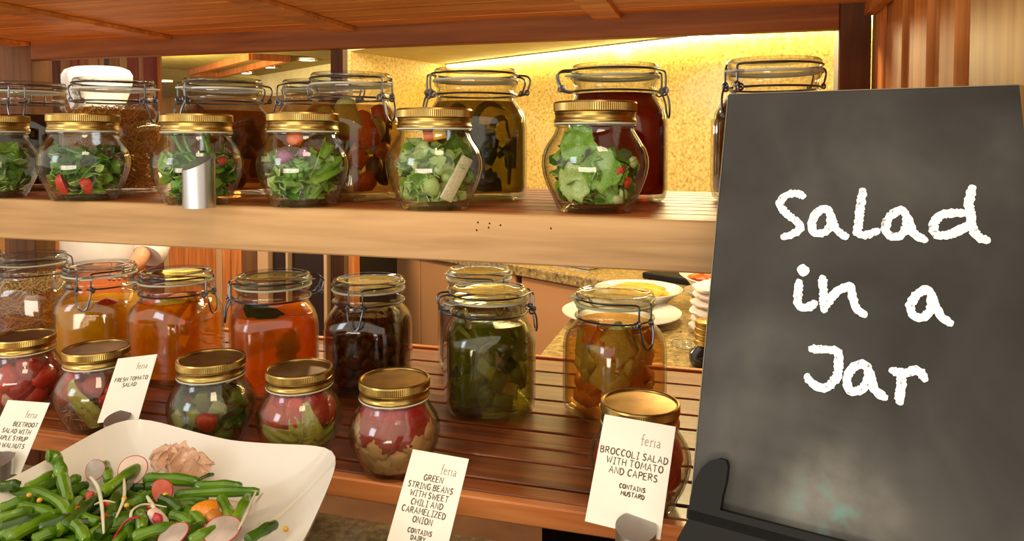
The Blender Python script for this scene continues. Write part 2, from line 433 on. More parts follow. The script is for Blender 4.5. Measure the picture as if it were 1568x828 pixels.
# cabinet wall behind the jars on the left
t = empty('kitchen_cabinet', (-2.0, 2.7, 0)); tag(t, 'tall kitchen cabinet with wood panels and dark glass behind the lower jars', 'cabinet')
M['dark'] = plain('dark_glass', S(38,22,14), .2)
M['beige'] = plain('beige_metal', S(206,166,120), .4, .3)
def cb(x0, x1, nm, m, y=0.0): MB().box(x0+2.0, x1+2.0-.002, y, .04, .02, 1.12, .002).build(nm, m, t, False)
cb(-1.523,-1.457,'post',M['bg_wood'],-.01); cb(-1.585,-1.525,'dark_pane',M['dark'],.02); cb(-1.604,-1.586,'post',M['beige'],-.01)
cb(-1.775,-1.604,'dark_pane',M['dark'],.02); cb(-1.788,-1.775,'post',M['beige'],-.01); cb(-1.872,-1.788,'dark_pane',M['dark'],.02)
cb(-1.928,-1.873,'post',M['beige'],-.01); cb(-2.015,-1.93,'panel',M['post'],.0); cb(-2.07,-2.016,'panel',M['bg_wood'],.0)
cb(-2.116,-2.073,'panel',M['bg_wood'],.0); cb(-2.15,-2.117,'post',M['beige'],.0)
xs = -2.15
for w, m in ((.25,'bg_wood'), (.03,'beige'), (.22,'slat_low'), (.2,'dark'), (.05,'bg_wood'), (.22,'bg_wood'), (.3,'slat_top'), (.3,'dark'), (.3,'slat_low')):
    cb(xs-w, xs, 'panel', M[m], .0); xs -= w
MB().box(xs+2.0, -1.457+2.0, .04, .4, 0, 1.12).build('carcass', M['black'], t, False)

# ------------------------------------------------------------------ the display shelf unit
t = empty('display_shelf', (-.69, .80, 0)); tag(t, 'open wooden display shelf with slatted boards holding rows of jars', 'shelf')
SH = Vector((.69, -.80, 0))
def sb(name, x0, x1, y0, y1, z0, z1, m, bev=.0015):
    return MB().box(x0+.69, x1+.69, y0-.80, y1-.80, z0, z1, bev).build(name, M[m], t, False)
XL, XR = -1.62, .236
for i in range(11):                                   # ceiling slats
    y = .66+i*.0575
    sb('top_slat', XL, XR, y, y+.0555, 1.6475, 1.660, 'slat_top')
for xc in (-1.545, -1.152, -.715, -.194):
    sb('batten', xc-.024, xc+.024, .66, 1.288, 1.638, 1.6472, 'slat_top', .001)
sb('back_beam', -1.52, .186, 1.288, 1.315, 1.607, 1.66, 'beam')
sb('fascia_board', XL, XR, .80, .82, 1.2785, 1.336, 'fascia', .002)
for x, z in ((-.2720,1.3260),(-.2576,1.3253),(-.2443,1.3237),(-.2587,1.3203),(-.2735,1.3168),(-.1840,1.3220)):
    MB().tube([(x+.69, -.0004, z-(.0)), (x+.69, .004, z)], .0011, 8).build('nail_hole', M['black'], t)
for i in range(9):                                    # middle shelf slats
    y = .823+i*.0515
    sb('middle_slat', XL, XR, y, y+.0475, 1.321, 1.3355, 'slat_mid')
for xc in (-1.3, -.9, -.45, .0):
    sb('shelf_bearer', xc-.015, xc+.015, .82, 1.287, 1.295, 1.3208, 'slat_mid')
sb('front_ledge', XL, XR, .80, .816, .971, .997, 'ledge', .002)
yl = [.818, .851, .914, .958, 1.014, 1.083, 1.142, 1.214, 1.285, 1.359]
for i in range(9):                                    # lower shelf slats
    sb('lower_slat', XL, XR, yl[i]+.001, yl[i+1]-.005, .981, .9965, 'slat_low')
sb('back_rail', XL, XR, 1.360, 1.375, .965, 1.000, 'ledge')
for xc in (-1.3, -.9, -.45, .0):
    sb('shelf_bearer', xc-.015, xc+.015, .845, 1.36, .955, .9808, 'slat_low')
sb('post', .186, .2345, 1.29, 1.345, 0, 1.70, 'post', .002)
sb('post', -1.614, -1.52, 1.29, 1.345, 0, 1.70, 'post', .002)
sb('post', -.766, -.738, 1.316, 1.340, 1.0, 1.66, 'post', .002)
ys = [1.317, 1.232, 1.17, 1.106, 1.05, .982, .922, .861, .807]
for i in range(8):
    o = (0, .004, 0, .006, 0, .008, -.003, .006)[i]
    sb('side_plank', .240+o, .256+o, ys[i+1]+.002, ys[i]-.002, .0, 1.70, 'plank', .002)
sb('side_plank', .262, .27, .80, 1.33, .0, 1.70, 'dark', 0)
sb('side_rail', .222, .2385, .69, 1.288, 1.626, 1.66, 'slat_top')
sb('front_post', .232, .290, .60, .800, 0, 1.72, 'front_post', .002)
# ------------------------------------------------------------------ jars
BODY = [(.0,.004),(.032,.004),(.037,.0),(.0425,.0005),(.0452,.005),(.0490,.014),(.0550,.026),(.0604,.040),(.0630,.053),(.0625,.064),(.0594,.074),(.0540,.083),(.0492,.090),(.0468,.0955),(.0462,.098),(.0482,.0995),(.0482,.1015),(.0459,.1035),(.0455,.1055),(.0470,.107),(.0455,.109),(.0445,.124)]
def body_r(z):
    P = BODY[3:]
    for (r0, z0), (r1, z1) in zip(P, P[1:]):
        if z0 <= z <= z1: return r0+(r1-r0)*(z-z0)/max(1e-6, z1-z0)
    return .04
rj = empty('rounded_jar')
inner = [(max(0, r-.0026), z+(.004 if z < .006 else 0)) for r, z in BODY[::-1]]
inner[-1] = (0.0, .009)
MB().lathe(BODY+inner, 64).build('glass_body', M['glass'], rj, angle=50)
LID = [(.0445,.104),(.0482,.104),(.0488,.106),(.0482,.1075),(.0474,.109),(.0472,.113),(.0480,.1145),(.0480,.1155)]
lidm = MB().lathe(LID+[(.0470,.1165)], 96)
def knurl(q, z, t, k): return q-(.0006 if k % 2 else 0)
lidm.lathe([(.0470,.1165),(.0490,.1175),(.0490,.1262)], 240, mod=knurl)
lidm.lathe([(.0490,.1262),(.0482,.1282),(.0462,.1286),(.0448,.1276),(.0445,.1262)], 96)
lm = lidm.v; lidm.f = [f for f in lidm.f if len(f) == 4]
lid = lidm.build('lid', M['gold'], rj, angle=40)
MB().lathe([(.0446,.1262),(.0400,.1255),(.0385,.1243),(.0270,.1243),(.0255,.1250),(.0,.1250)], 96).build('lid_disc', M['gold_disc'], lid, angle=60)
MB().lathe([(.0455,.1018),(.0484,.1018),(.0488,.1028),(.0484,.1038),(.0455,.1038)], 96, True).build('white_liner', M['gasket_w'], lid)

# clip-top jar, 0.20 m tall, rounded-square body
CB = [(.0,.006,2),(.052,.005,2.6),(.060,.0,2.9),(.066,.001,3.2),(.0715,.006,3.4),(.0735,.020,3.5),(.0738,.060,3.5),(.0738,.112,3.4),(.0728,.126,3.1),(.0690,.138,2.7),(.0640,.147,2.3),(.0606,.153,2.1),(.0600,.157,2),(.0628,.1595,2),(.0628,.1625,2),(.0602,.165,2),(.0602,.172,2),(.0636,.175,2),(.0640,.181,2)]
def clip_r(z):
    P = CB[3:]
    for (r0, z0, _), (r1, z1, _) in zip(P, P[1:]):
        if z0 <= z <= z1: return r0+(r1-r0)*(z-z0)/max(1e-6, z1-z0)
    return .07
def make_clip(name, gasket, tabang=180):
    cj = empty(name)
    inn = [(max(0, r-.003), z+(.006 if z < .006 else 0), n) for r, z, n in CB[::-1]]; inn[-1] = (0, .012, 2)
    MB().lathe(CB+inn, 72).build('glass_body', M['glass'], cj, angle=50)
    g = MB().lathe([(.058,.1812),(.0662,.1812),(.0668,.1825),(.0662,.1842),(.058,.1842)], 72, True)
    tb = MB().box(.060, .082, -.011, .011, .1812, .1842, .001); g.join(tb, Matrix.Rotation(radians(tabang), 4, 'Z'))
    g.build('rubber_gasket', M[gasket], cj)
    MB().lathe([(.0,.1845),(.0630,.1845),(.0642,.187),(.0642,.1885),(.0626,.1900),(.0626,.1925),(.0642,.1945),(.0640,.1985),(.0620,.2010),(.0585,.2015),(.0560,.2000),(.0540,.1985),(.040,.1982),(0,.1980)], 72).build('glass_lid', M['lid_glass'], cj, angle=60)
    ring = lambda r, z, a0=0, a1=360, n=48: [(r*cos(radians(a0+(a1-a0)*i/n)), r*sin(radians(a0+(a1-a0)*i/n)), z) for i in range(n+1)]
    W = .00155
    # clasp at azimuth 0 (+x), hinge at azimuth 180
    MB().tube(ring(.0645, .1610, 0, 352), W).build('neck_wire', M['wire'], cj)
    b = MB()
    b.tube(smooth_path([(.0735,-.0125,.1655),(.0738,-.0125,.180),(.0725,-.0125,.1905),(.066,-.020,.1925)], 5)+ring(.0655,.1925,-24,-336,40)[1:]+smooth_path([(.066,.020,.1925),(.0725,.0125,.1905),(.0738,.0125,.180),(.0735,.0125,.1655)], 5), W)
    b.build('lid_wire', M['wire'], cj)
    h = MB()
    for s in (-1, 1):
        h.tube(smooth_path([(-.0655,s*.014,.1925),(-.080,s*.013,.1915),(-.086,s*.012,.184),(-.080,s*.012,.166),(-.071,s*.0125,.1615),(-.0645,s*.014,.161)], 5), W)
        h.tube([(-.080+.0035*cos(q), s*.0135, .166+.0035*sin(q)) for q in [2*pi*i/10 for i in range(10)]], W*.9, closed=True)
    h.build('hinge_wire', M['wire'], cj)
    c = MB()
    for s in (-1, 1):
        c.tube([(.0735+.0038*cos(q), s*.0125, .1640+.0038*sin(q)) for q in [2*pi*i/10 for i in range(10)]], W, closed=True)
        c.tube([(.0705+.0045*cos(q), s*.0155, .1605+.0045*sin(q)) for q in [2*pi*i/10 for i in range(10)]], W, closed=True)
    c.build('clasp_loops', M['wire'], cj)
    MB().tube(smooth_path([(.0730,-.0145,.1635),(.0790,-.0125,.148),(.0810,-.0085,.130),(.0815,0,.1235),(.0810,.0085,.130),(.0790,.0125,.148),(.0730,.0145,.1635)], 6), W).build('lever_loop', M['wire'], cj)
    return cj
cj_w = make_clip('clip_top_jar', 'gasket_w', 205)
cj_b = make_clip('clip_top_jar', 'gasket', 5)
cj_g = make_clip('clip_top_jar', 'gasket_g', 205)
used = set()
def place_tree(proto, loc, rz, sc):
    o = proto if proto.name not in used else copy_tree(proto)
    used.add(o.name); used.add(proto.name)
    o.location = loc; o.rotation_euler = (0, 0, rz); o.scale = (sc, sc, sc); return o
Z_MID, Z_LOW = 1.336, .997
class Jar: pass
def camaz(x, y): return atan2(-y, -x)      # azimuth from the jar to the camera
JARS = {}
def rounded(key, x, y, z, label, group, sc=1.0):
    o = place_tree(rj, (x, y, z), rnd.uniform(0, 6), sc); tag(o, label, 'jar', group)
    j = Jar(); j.x, j.y, j.z, j.s, j.r, j.k = x, y, z, sc, body_r, 'r'; j.az = camaz(x, y); JARS[key] = j; return j
def clip(key, x, y, z, label, group, sc, rot, proto=None):
    j = Jar(); j.x, j.y, j.z, j.s, j.r, j.k = x, y, z, sc, clip_r, 'c'; j.az = camaz(x, y)
    o = place_tree(proto or cj_w, (x, y, z), j.az+radians(rot), sc); tag(o, label, 'jar', group); j.rot = o.rotation_euler.z
    JARS[key] = j; return j
GU = 'rounded gold-lidded jars along the front of the upper shelf'
GL = 'rounded gold-lidded jars along the front of the lower shelf'
CU = 'clip-top jars behind on the upper shelf'
CL = 'clip-top jars behind on the lower shelf'
rounded('g0', -1.057, 0.832, Z_MID, 'gold-lidded rounded jar of green salad at the left end of the upper front row', GU, 0.96)
rounded('g128', -0.883, 0.83, Z_MID, 'gold-lidded rounded jar of bean salad with two red tomato wedges at its bottom', GU, 0.96)
rounded('g291', -0.68, 0.82, Z_MID, 'gold-lidded rounded jar of green beans standing behind the slanted steel tube', GU, 0.94)
rounded('g465', -0.528, 0.838, Z_MID, 'gold-lidded rounded jar with frilly lettuce, peas and purple onion', GU, 0.95)
rounded('g665', -0.347, 0.85, Z_MID, 'gold-lidded rounded jar with pale chopped lettuce and a slanted white stalk', GU, 0.98)
rounded('g912', -0.147, 0.878, Z_MID, 'gold-lidded rounded jar with broad lettuce leaves, rightmost of the upper front row', GU, 1.04)
rounded('l40', -1.058, 0.874, Z_LOW, 'gold-lidded rounded jar of red tomato above the beetroot card', GL, 0.91)
rounded('l145', -0.888, 0.85, Z_LOW, 'gold-lidded rounded jar with a pale celery stick, left of the tomato salad card', GL, 0.92)
rounded('l320', -0.684, 0.847, Z_LOW, 'gold-lidded rounded jar of dark green leaves and a red piece behind the white bowl', GL, 0.94)
rounded('l460', -0.546, 0.852, Z_LOW, 'gold-lidded rounded jar of tomatoes with frilly yellow lettuce', GL, 0.91)
rounded('l603', -0.4, 0.842, Z_LOW, 'gold-lidded rounded jar of red tomatoes over pale cauliflower, behind the string bean card', GL, 0.93)
rounded('l983', -0.086, 0.842, Z_LOW, 'gold-lidded rounded jar standing behind the broccoli salad card', GL, 0.94)
clip('c45', -1.175, 0.988, Z_MID, 'clip-top jar of near-black preserve, far left of the upper shelf', CU, 0.93, -12)
clip('c180', -0.948, 0.951, Z_MID, 'clip-top jar of pale shredded cabbage in front of the chef hat', CU, 0.92, 48, cj_b)
clip('c345', -0.744, 0.958, Z_MID, 'clip-top jar of brown pickles second right of the chef hat', CU, 0.9, -62, cj_b)
clip('c540', -0.529, 0.97, Z_MID, 'clip-top jar of mixed pickles with small onions and orange carrots', CU, 0.92, 48)
clip('c725', -0.35, 1.018, Z_MID, 'clip-top jar of dark green pickles, left of two in front of the stone wall', CU, 0.955, -75)
clip('c950', -0.148, 1.054, Z_MID, 'clip-top jar of deep red liquid, right of two in front of the stone wall', CU, 0.975, 100, cj_g)
clip('c1185', 0.072, 1.09, Z_MID, 'clip-top jar peeping out above the top left corner of the chalkboard', CU, 1.0, -48, cj_b)
clip('c450', -0.694, 1.15, Z_MID, 'smaller clip-top jar half hidden between two others at the back of the upper shelf', CU, 0.96, -110)
clip('L0', -1.52, 1.13, Z_LOW, 'clip-top jar of orange pickle at the far left end of the lower shelf', CL, 0.95, 60)
clip('L50', -1.361, 1.151, Z_LOW, 'clip-top jar of shredded sauerkraut on the lower shelf', CL, 0.95, 62)
clip('L155', -1.132, 1.095, Z_LOW, 'clip-top jar of yellow liquid with a lemon piece, hanging wire loop in front', CL, 0.95, -22, cj_b)
clip('L275', -0.943, 1.077, Z_LOW, 'clip-top jar of orange and yellow pepper strips', CL, 0.95, 52)
clip('L425', -0.738, 1.074, Z_LOW, 'clip-top jar of orange-red puree with one dark leaf', CL, 0.97, -82)
clip('L570', -0.579, 1.118, Z_LOW, 'clip-top jar packed with brown olives', CL, 0.94, -18)
clip('L745', -0.352, 1.09, Z_LOW, 'clip-top jar of green pickle pieces, middle of the lower shelf', CL, 0.955, 100)
clip('L735', -0.43, 1.272, Z_LOW, 'clip-top jar hidden behind the green pickle jar, only its lid showing', CL, 0.93, 30)
clip('L937', -0.155, 1.119, Z_LOW, 'clip-top jar of pale melon cubes in amber syrup, right end of the lower shelf', CL, 0.95, 40, cj_g)

# ------------------------------------------------------------------ food pieces
def veg(name, c1, c2, scale=40, rough=.3, c3=None, spec=.5, sss=0.0):
    M[name] = mottled(name, c1, c2, scale, rough, 0, c3, .25, spec, .25, sss); return M[name]
veg('leaf_mid', S(72,124,30), S(118,168,54), 45, .35, S(146,190,80))
veg('leaf_dark', S(44,88,20), S(76,128,36), 40, .3)
veg('leaf_pale', S(126,160,82), S(170,196,112), 35, .35, S(196,212,140))
veg('frill', S(160,172,70), S(200,204,108), 35, .4)
veg('bean', S(60,118,26), S(102,160,42), 30, .28)
veg('bean_bowl', S(58,98,10), S(88,130,18), 22, .22, S(120,158,34))
veg('bean_bowl_dark', S(36,66,8), S(62,98,14), 22, .22)
veg('tomato', S(184,36,26), S(212,62,40), 20, .35)
veg('tomato_deep', S(146,20,24), S(180,34,38), 20, .4)
veg('tomato_cut', S(214,98,76), S(232,140,112), 40, .25)
veg('purple_onion', S(112,44,92), S(176,120,160), 30, .3)
veg('onion_white', S(206,196,158), S(228,222,190), 30, .3)
veg('onion_yellow', S(190,178,92), S(216,204,124), 30, .25)
veg('carrot', S(214,88,16), S(238,118,32), 20, .25)
veg('celery', S(176,198,128), S(206,220,160), 24, .3)
veg('cauli', S(196,160,104), S(222,192,138), 90, .6)
veg('corn', S(222,160,32), S(240,190,60), 60, .3)
veg('kraut', S(216,184,120), S(240,214,156), 60, .5)
veg('kraut_dark', S(176,130,66), S(206,160,90), 60, .5)
veg('olive', S(58,30,12), S(104,66,32), 24, .25, S(132,92,54))
veg('pickle', S(84,92,24), S(126,130,44), 24, .3)
veg('pickle_pale', S(150,156,84), S(182,184,112), 24, .3)
veg('melon', S(178,170,82), S(204,196,112), 20, .3)
veg('amber_piece', S(196,116,40), S(216,142,60), 20, .3)
veg('pepper_orange', S(206,84,14), S(228,110,28), 20, .25)
veg('pepper_yellow', S(206,160,20), S(226,186,44), 20, .25)
veg('pepper_red', S(160,34,14), S(196,56,22), 20, .25)
veg('dark_leaf', S(34,40,14), S(60,68,28), 30, .3)
veg('berry', S(16,14,22), S(34,30,44), 30, .2)
veg('brown_piece', S(84,44,16), S(130,78,32), 24, .3)
veg('radish_flesh', S(226,196,176), S(242,220,202), 20, .25)
veg('radish_grey', S(168,150,138), S(206,190,176), 30, .25)
veg('radish_skin', S(176,30,48), S(206,54,70), 20, .25)
veg('ginger', S(206,150,128), S(222,176,150), 30, .25, S(222,190,120))
veg('orange_flesh', S(222,128,20), S(242,158,40), 16, .25)

_pc = {}
def piece_mesh(kind, var, mat):
    key = (kind, var, mat)
    if key in _pc: return _pc[key]
    R = random.Random(hash((kind, var)) % 9999 if False else sum(map(ord, kind))*13+var*71)
    m = MB()
    if kind == 'leaf':                          # 1 unit long, curled, crinkled
        nu, nv = 12, 8; th = .02; cu = R.uniform(.2, .9)
        g = []
        for side in (1, -1):
            for i in range(nu+1):
                u = i/nu; w = (.40+.14*noise.noise(Vector((u*4, var*3.3, 1))))*sin(pi*min(1, u**.8))**.85+.015
                for j in range(nv+1):
                    v = -1+2*j/nv
                    n = noise.noise(Vector((u*3+var*7, v*1.6, var)))
                    z = cu*.5*(u-.5)**2*2+.16*v*v*w*2+.10*n+.05*sin(v*9+u*5)*abs(v)
                    g.append((u-.5+.10*noise.noise(Vector((v*2, u*2, var+9.))), v*w*(1+.14*sin(u*23+var)), z+.05*sin(u*11+var)*(.3+abs(v))+side*th*.5*(1-abs(v)*.8)))
        m.v = g; n1 = (nu+1)*(nv+1); f = lambda i, j: i*(nv+1)+j
        for i in range(nu):
            for j in range(nv):
                m.f.append((f(i,j), f(i+1,j), f(i+1,j+1), f(i,j+1))); m.f.append((n1+f(i,j+1), n1+f(i+1,j+1), n1+f(i+1,j), n1+f(i,j)))
        for i in range(nu):
            m.f.append((f(i,0), n1+f(i,0), n1+f(i+1,0), f(i+1,0))); m.f.append((f(i,nv), f(i+1,nv), n1+f(i+1,nv), n1+f(i,nv)))
    elif kind == 'frill':                       # strongly ruffled leaf
        nu, nv = 14, 12
        for side in (1, -1):
            for i in range(nu+1):
                u = i/nu; w = .12+.38*u
                for j in range(nv+1):
                    v = -1+2*j/nv
                    z = .22*sin(v*8+var*2+u*3)*u*u+.1*v*v
                    m.v.append((u-.5+.07*sin(v*17+var)*u, v*w, z+side*.012))
        n1 = (nu+1)*(nv+1); f = lambda i, j: i*(nv+1)+j
        for i in range(nu):
            for j in range(nv):
                m.f.append((f(i,j), f(i+1,j), f(i+1,j+1), f(i,j+1))); m.f.append((n1+f(i,j+1), n1+f(i+1,j+1), n1+f(i+1,j), n1+f(i,j)))
            m.f.append((f(i,0), n1+f(i,0), n1+f(i+1,0), f(i+1,0))); m.f.append((f(i,nv), f(i+1,nv), n1+f(i+1,nv), n1+f(i,nv)))
        for j in range(nv): m.f.append((f(nu,j), n1+f(nu,j), n1+f(nu,j+1), f(nu,j+1))); m.f.append((f(0,j+1), n1+f(0,j+1), n1+f(0,j), f(0,j)))
    elif kind == 'bean':                        # 1 unit long bent pod
        b = R.uniform(-.18, .18); c = R.uniform(-.1, .1)
        pts = [((i/9-.5), b*(1-(2*i/9-1)**2), c*sin(i/9*5)) for i in range(10)]
        m.tube(pts, [.045*k for k in (.75,.95,1,1.06,1,1.05,1,1,.95,.7)], 8)
    elif kind == 'wedge':                       # tomato wedge: slice of a ball
        a = R.uniform(.9, 1.2); ns, nr = 7, 9
        for i in range(ns):
            t = -a/2+a*i/(ns-1)
            for j in range(nr):
                p = -pi/2+pi*j/(nr-1)
                m.v.append((.5*cos(p)*cos(t)-.25, .5*cos(p)*sin(t), .5*sin(p)))
        k0 = len(m.v); m.v += [(-.25+.04*cos(j), 0, -.5+j/(nr-1)) for j in range(nr)]
        for i in range(ns-1):
            for j in range(nr-1): m.f.append((i*nr+j, (i+1)*nr+j, (i+1)*nr+j+1, i*nr+j+1))
        for j in range(nr-1):
            m.f.append((k0+j, j, j+1, k0+j+1)); m.f.append((k0+j+1, (ns-1)*nr+j+1, (ns-1)*nr+j, k0+j))
    elif kind == 'chunk':
        m = blob(var+3, 2, .5, 1.1)
        m.v = [(x*.5, y*.42, z*.4) for x, y, z in m.v]
    elif kind == 'floret':
        m = blob(var+9, 3, .45, 3.2); m.v = [(x*.5, y*.45, z*.4) for x, y, z in m.v]
    elif kind == 'ball':
        m = blob(var, 2, .06, 1.2); m.v = [(x*.5, y*.5, z*.5) for x, y, z in m.v]
    elif kind == 'olive':
        m = blob(var, 2, .08, 1.2); m.v = [(x*.5, y*.42, z*.42) for x, y, z in m.v]
    elif kind == 'cube':
        m.box(-.5, .5, -.4, .4, -.32, .32, .07)
        m.v = [tuple(Vector(p)*(1+.25*noise.noise(Vector(p)*1.5+Vector((var*5, 0, 0))))) for p in m.v]
    elif kind == 'strip':                       # curved flat strip
        cu = R.uniform(.15, .5)
        pts = [((i/10-.5), cu*(1-(2*i/10-1)**2), .05*sin(i*.9+var)) for i in range(11)]
        m.tube(pts, [.085*k for k in (.6,.9,1,1,1,1,1,1,1,.9,.6)], 8, flat=.45)
    elif kind == 'ring':                        # half ring of onion
        pts = [(.5*cos(q), .5*sin(q), 0) for q in [pi*1.15*i/12 for i in range(13)]]
        m.tube(pts, .07, 6, flat=.5)
    elif kind == 'stick':
        m.box(-.5, .5, -.13, .13, -.06, .06, .02)
        m.v = [(x, y+.06*sin(x*3+var), z+.08*x*x+.03*cos(y*20)) for x, y, z in m.v]
    me = m.mesh(kind, M[mat], True, 60 if kind in ('cube', 'wedge', 'stick') else None)
    _pc[key] = me; return me
NICE = {'leaf':'salad_leaf','frill':'frilly_leaf','bean':'green_bean','wedge':'tomato_wedge','chunk':'vegetable_chunk','floret':'cauliflower_floret','ball':'round_vegetable','olive':'olive','cube':'vegetable_cube','strip':'vegetable_strip','ring':'onion_ring','stick':'celery_stick'}
def put(kind, mat, size, loc, rot, label, cat, group=None, name=None, var=None, sc=(1,1,1)):
    me = piece_mesh(kind, rnd.randrange(4) if var is None else var, mat)
    o = bpy.data.objects.new(name or NICE[kind], me); C.objects.link(o)
    o.location = loc; o.rotation_euler = rot; o.scale = (size*sc[0], size*sc[1], size*sc[2])
    if CUR[0] is not None and (Vector(loc)-Vector((CUR[0].x, CUR[0].y, loc[2]))).length < .09: press_inside(o, CUR[0])
    return tag(o, label, cat, group)
CUR = [None]
def press_inside(o, j):
    """food pressed flat against the inside of the glass instead of poking through it"""
    Mx = Matrix.LocRotScale(o.location, o.rotation_euler, o.scale); Mi = Mx.inverted()
    gap = .0032 if j.k == 'r' else .0040; top = .112 if j.k == 'r' else .165
    me = o.data; out = []; hit = False
    for v in me.vertices:
        p = Mx @ v.co; x, y, z = (p.x-j.x)/j.s, (p.y-j.y)/j.s, (p.z-j.z)/j.s
        z2 = min(max(z, .011 if j.k == 'r' else .014), top); lim = j.r(z2)-gap; q = sqrt(x*x+y*y)
        s0 = .80*lim
        if q > s0 or z2 != z:
            hit = True; k = (s0+(lim-s0)*(1-math.exp(-(q-s0)/(lim-s0))))/q if q > s0 else 1
            p = Vector((j.x+x*k*j.s, j.y+y*k*j.s, j.z+z2*j.s))
        out.append(Mi @ p)
    if hit:
        me = me.copy(); o.data = me
        me.vertices.foreach_set('co', [c for v in out for c in v]); me.update()
def at(j, a, f, h):
    """world point in jar j: a degrees round from the camera side (+ = photo right), f of the inner radius, height h"""
    CUR[0] = j; q = j.az+radians(a); r = (j.r(h)-.004)*f*j.s
    return (j.x+r*cos(q), j.y+r*sin(q), j.z+h*j.s)
def scatter(key, items, group, h0, h1, fr=(.55, .8)):
    """items: (kind, material, count, size range, label, category[, name])"""
    j = JARS[key]
    lst = [it for it in items for _ in range(it[2])]; rnd.shuffle(lst)
    n = len(lst)
    for i, it in enumerate(lst):
        a = -95+190*((i*.618) % 1); h = h0+(h1-h0)*((i+.5)/n)
        sz = rnd.uniform(*it[3]); hh = sz*.35
        p = at(j, a, rnd.uniform(*fr)*max(.3, 1-(sz*.32/.05)*.5), max(h, .012))
        q = j.az+radians(a)
        if it[0] in ('leaf', 'frill'): rot = (rnd.uniform(-.9, .9)+pi/2, rnd.uniform(-1.2, 1.2), q+pi/2)
        elif it[0] in ('bean', 'strip', 'stick', 'ring'): rot = (pi/2+rnd.uniform(-.3, .3), rnd.uniform(-1.4, 1.4), q+pi/2)
        else: rot = (rnd.uniform(-3, 3), rnd.uniform(-3, 3), rnd.uniform(-3, 3))
        put(it[0], it[1], sz*j.s, p, rot, it[4], it[5], group, it[6] if len(it) > 6 else None)
def core(key, mats, h1, label, group=None, n=170, size=.018, fr=.86, name='chopped_salad', kinds='flake'):
    """uncountable chopped filling: small bent flakes packed through the jar"""
    j = JARS[key]; R = random.Random(len(key)*31+ord(key[-1]))
    per = [MB() for _ in mats]
    for i in range(n):
        h = .010+(h1-.012)*R.random(); rr = (j.r(h)-.006)*fr*sqrt(R.random()); a = R.uniform(0, 2*pi)
        c = Vector((rr*cos(a), rr*sin(a), h)); s = size*R.uniform(.6, 1.2)
        Mx = Matrix.Translation(c) @ Matrix.Rotation(R.uniform(0, 6), 4, 'Z') @ Matrix.Rotation(R.uniform(-1.6, 1.6), 4, 'X')
        k = R.randrange(len(mats))
        if kinds == 'shred':
            pts = [(s*1.6*(u/5-.5), .25*s*sin(u*1.3+i), .3*s*sin(u*.9+i*2)) for u in range(6)]
            m = MB().tube(pts, .0009, 4)
        else:
            m = MB(); w = s*.45; z = s*.22
            m.v = [(-s*.5,-w*.6,z*.3),(0,-w,z*-.4),(s*.5,-w*.5,z*.5),(-s*.5,w*.5,-z*.2),(0,w,z*.5),(s*.5,w*.6,z*.1)]
            m.v += [(x, y, zz-.0012) for x, y, zz in m.v]
            m.f = [(0,1,4,3),(1,2,5,4),(9,10,7,6),(10,11,8,7),(0,6,7,1),(1,7,8,2),(2,8,11,5),(5,11,10,4),(4,10,9,3),(3,9,6,0)]
        mm = m.xf(Mx)
        # keep inside the glass
        vs = []
        for x, y, z in mm.v:
            z = min(max(z, .0105), h1+.006); lim = j.r(z)-.0045; q = sqrt(x*x+y*y)
            if q > lim: x, y = x*lim/q, y*lim/q
            vs.append((x, y, z))
        per[k].add(vs, mm.f)
    big = MB(); idx = []
    for k, p in enumerate(per):
        idx += [k]*len(p.f); big.add(p.v, p.f)
    me = big.mesh(name, None, True, 60)
    for k in mats: me.materials.append(M[k])
    me.polygons.foreach_set('material_index', idx)
    o = bpy.data.objects.new(name, me); C.objects.link(o); o.location = (j.x, j.y, j.z); o.scale = (j.s,)*3
    return tag(o, label, 'filling', group, 'stuff')
def fluid(key, name, h1, tint, opac, body, label, solid=False):
    j = JARS[key]
    if j.k == 'c':
        P = [(0,.0125,2)]+[(r-.0038, max(z, .0125), n) for r, z, n in CB[1:] if z < h1 and z > .0005]
        P += [(j.r(h1)-.0038, h1, P[-1][2]), (0, h1, 2)]
    else:
        P = [(0,.0095)]+[(r-.0032, max(z, .0095)) for r, z in BODY[3:] if z < h1]
        P += [(j.r(h1)-.0032, h1), (0, h1)]
    m = MB().lathe(P, 64)
    mat = glassy(name, tint, tint, opac, body, .5, .05)
    o = m.build('pickling_liquid', mat, None, angle=50); o.location = (j.x, j.y, j.z); o.scale = (j.s,)*3
    if j.k == 'c': o.rotation_euler = (0, 0, j.rot)
    return tag(o, label, 'liquid', None, 'stuff')

# upper front row ---------------------------------------------------
LF = 'green salad leaf pressed against the glass in the %s'
def leafy(key, where, greens, h1, extra=(), nleaf=7, coremats=('leaf_mid','leaf_dark','leaf_pale')):
    nleaf = 1; g = 'salad pieces in the '+where
    core(key, coremats, h1, 'chopped green salad filling the '+where)
    scatter(key, [('leaf', m, n, (.030, .045), 'green lettuce leaf in the '+where, 'leaf') for m, n in greens]+list(extra), g, .016, h1-.006)
leafy('g0', 'leftmost upper gold-lidded jar', (('leaf_mid',5),('leaf_dark',3)), .082,
      [('bean','bean',6,(.034,.05),'green bean in the leftmost upper gold-lidded jar','green bean'),
       ('ring','purple_onion',2,(.026,.032),'purple onion ring in the leftmost upper gold-lidded jar','onion')])
leafy('g128', 'gold-lidded jar with two tomato wedges', (('leaf_mid',5),('leaf_dark',4)), .080,
      [('bean','bean',9,(.034,.052),'green bean in the jar with two tomato wedges','green bean'),
       ('ring','purple_onion',1,(.024,.028),'purple onion ring in the jar with two tomato wedges','onion')])
j = JARS['g128']
put('wedge','tomato',.034,at(j,-42,.83,.024),(.2,.3,j.az+radians(-42)),'red tomato wedge at the bottom left of the second upper jar','tomato')
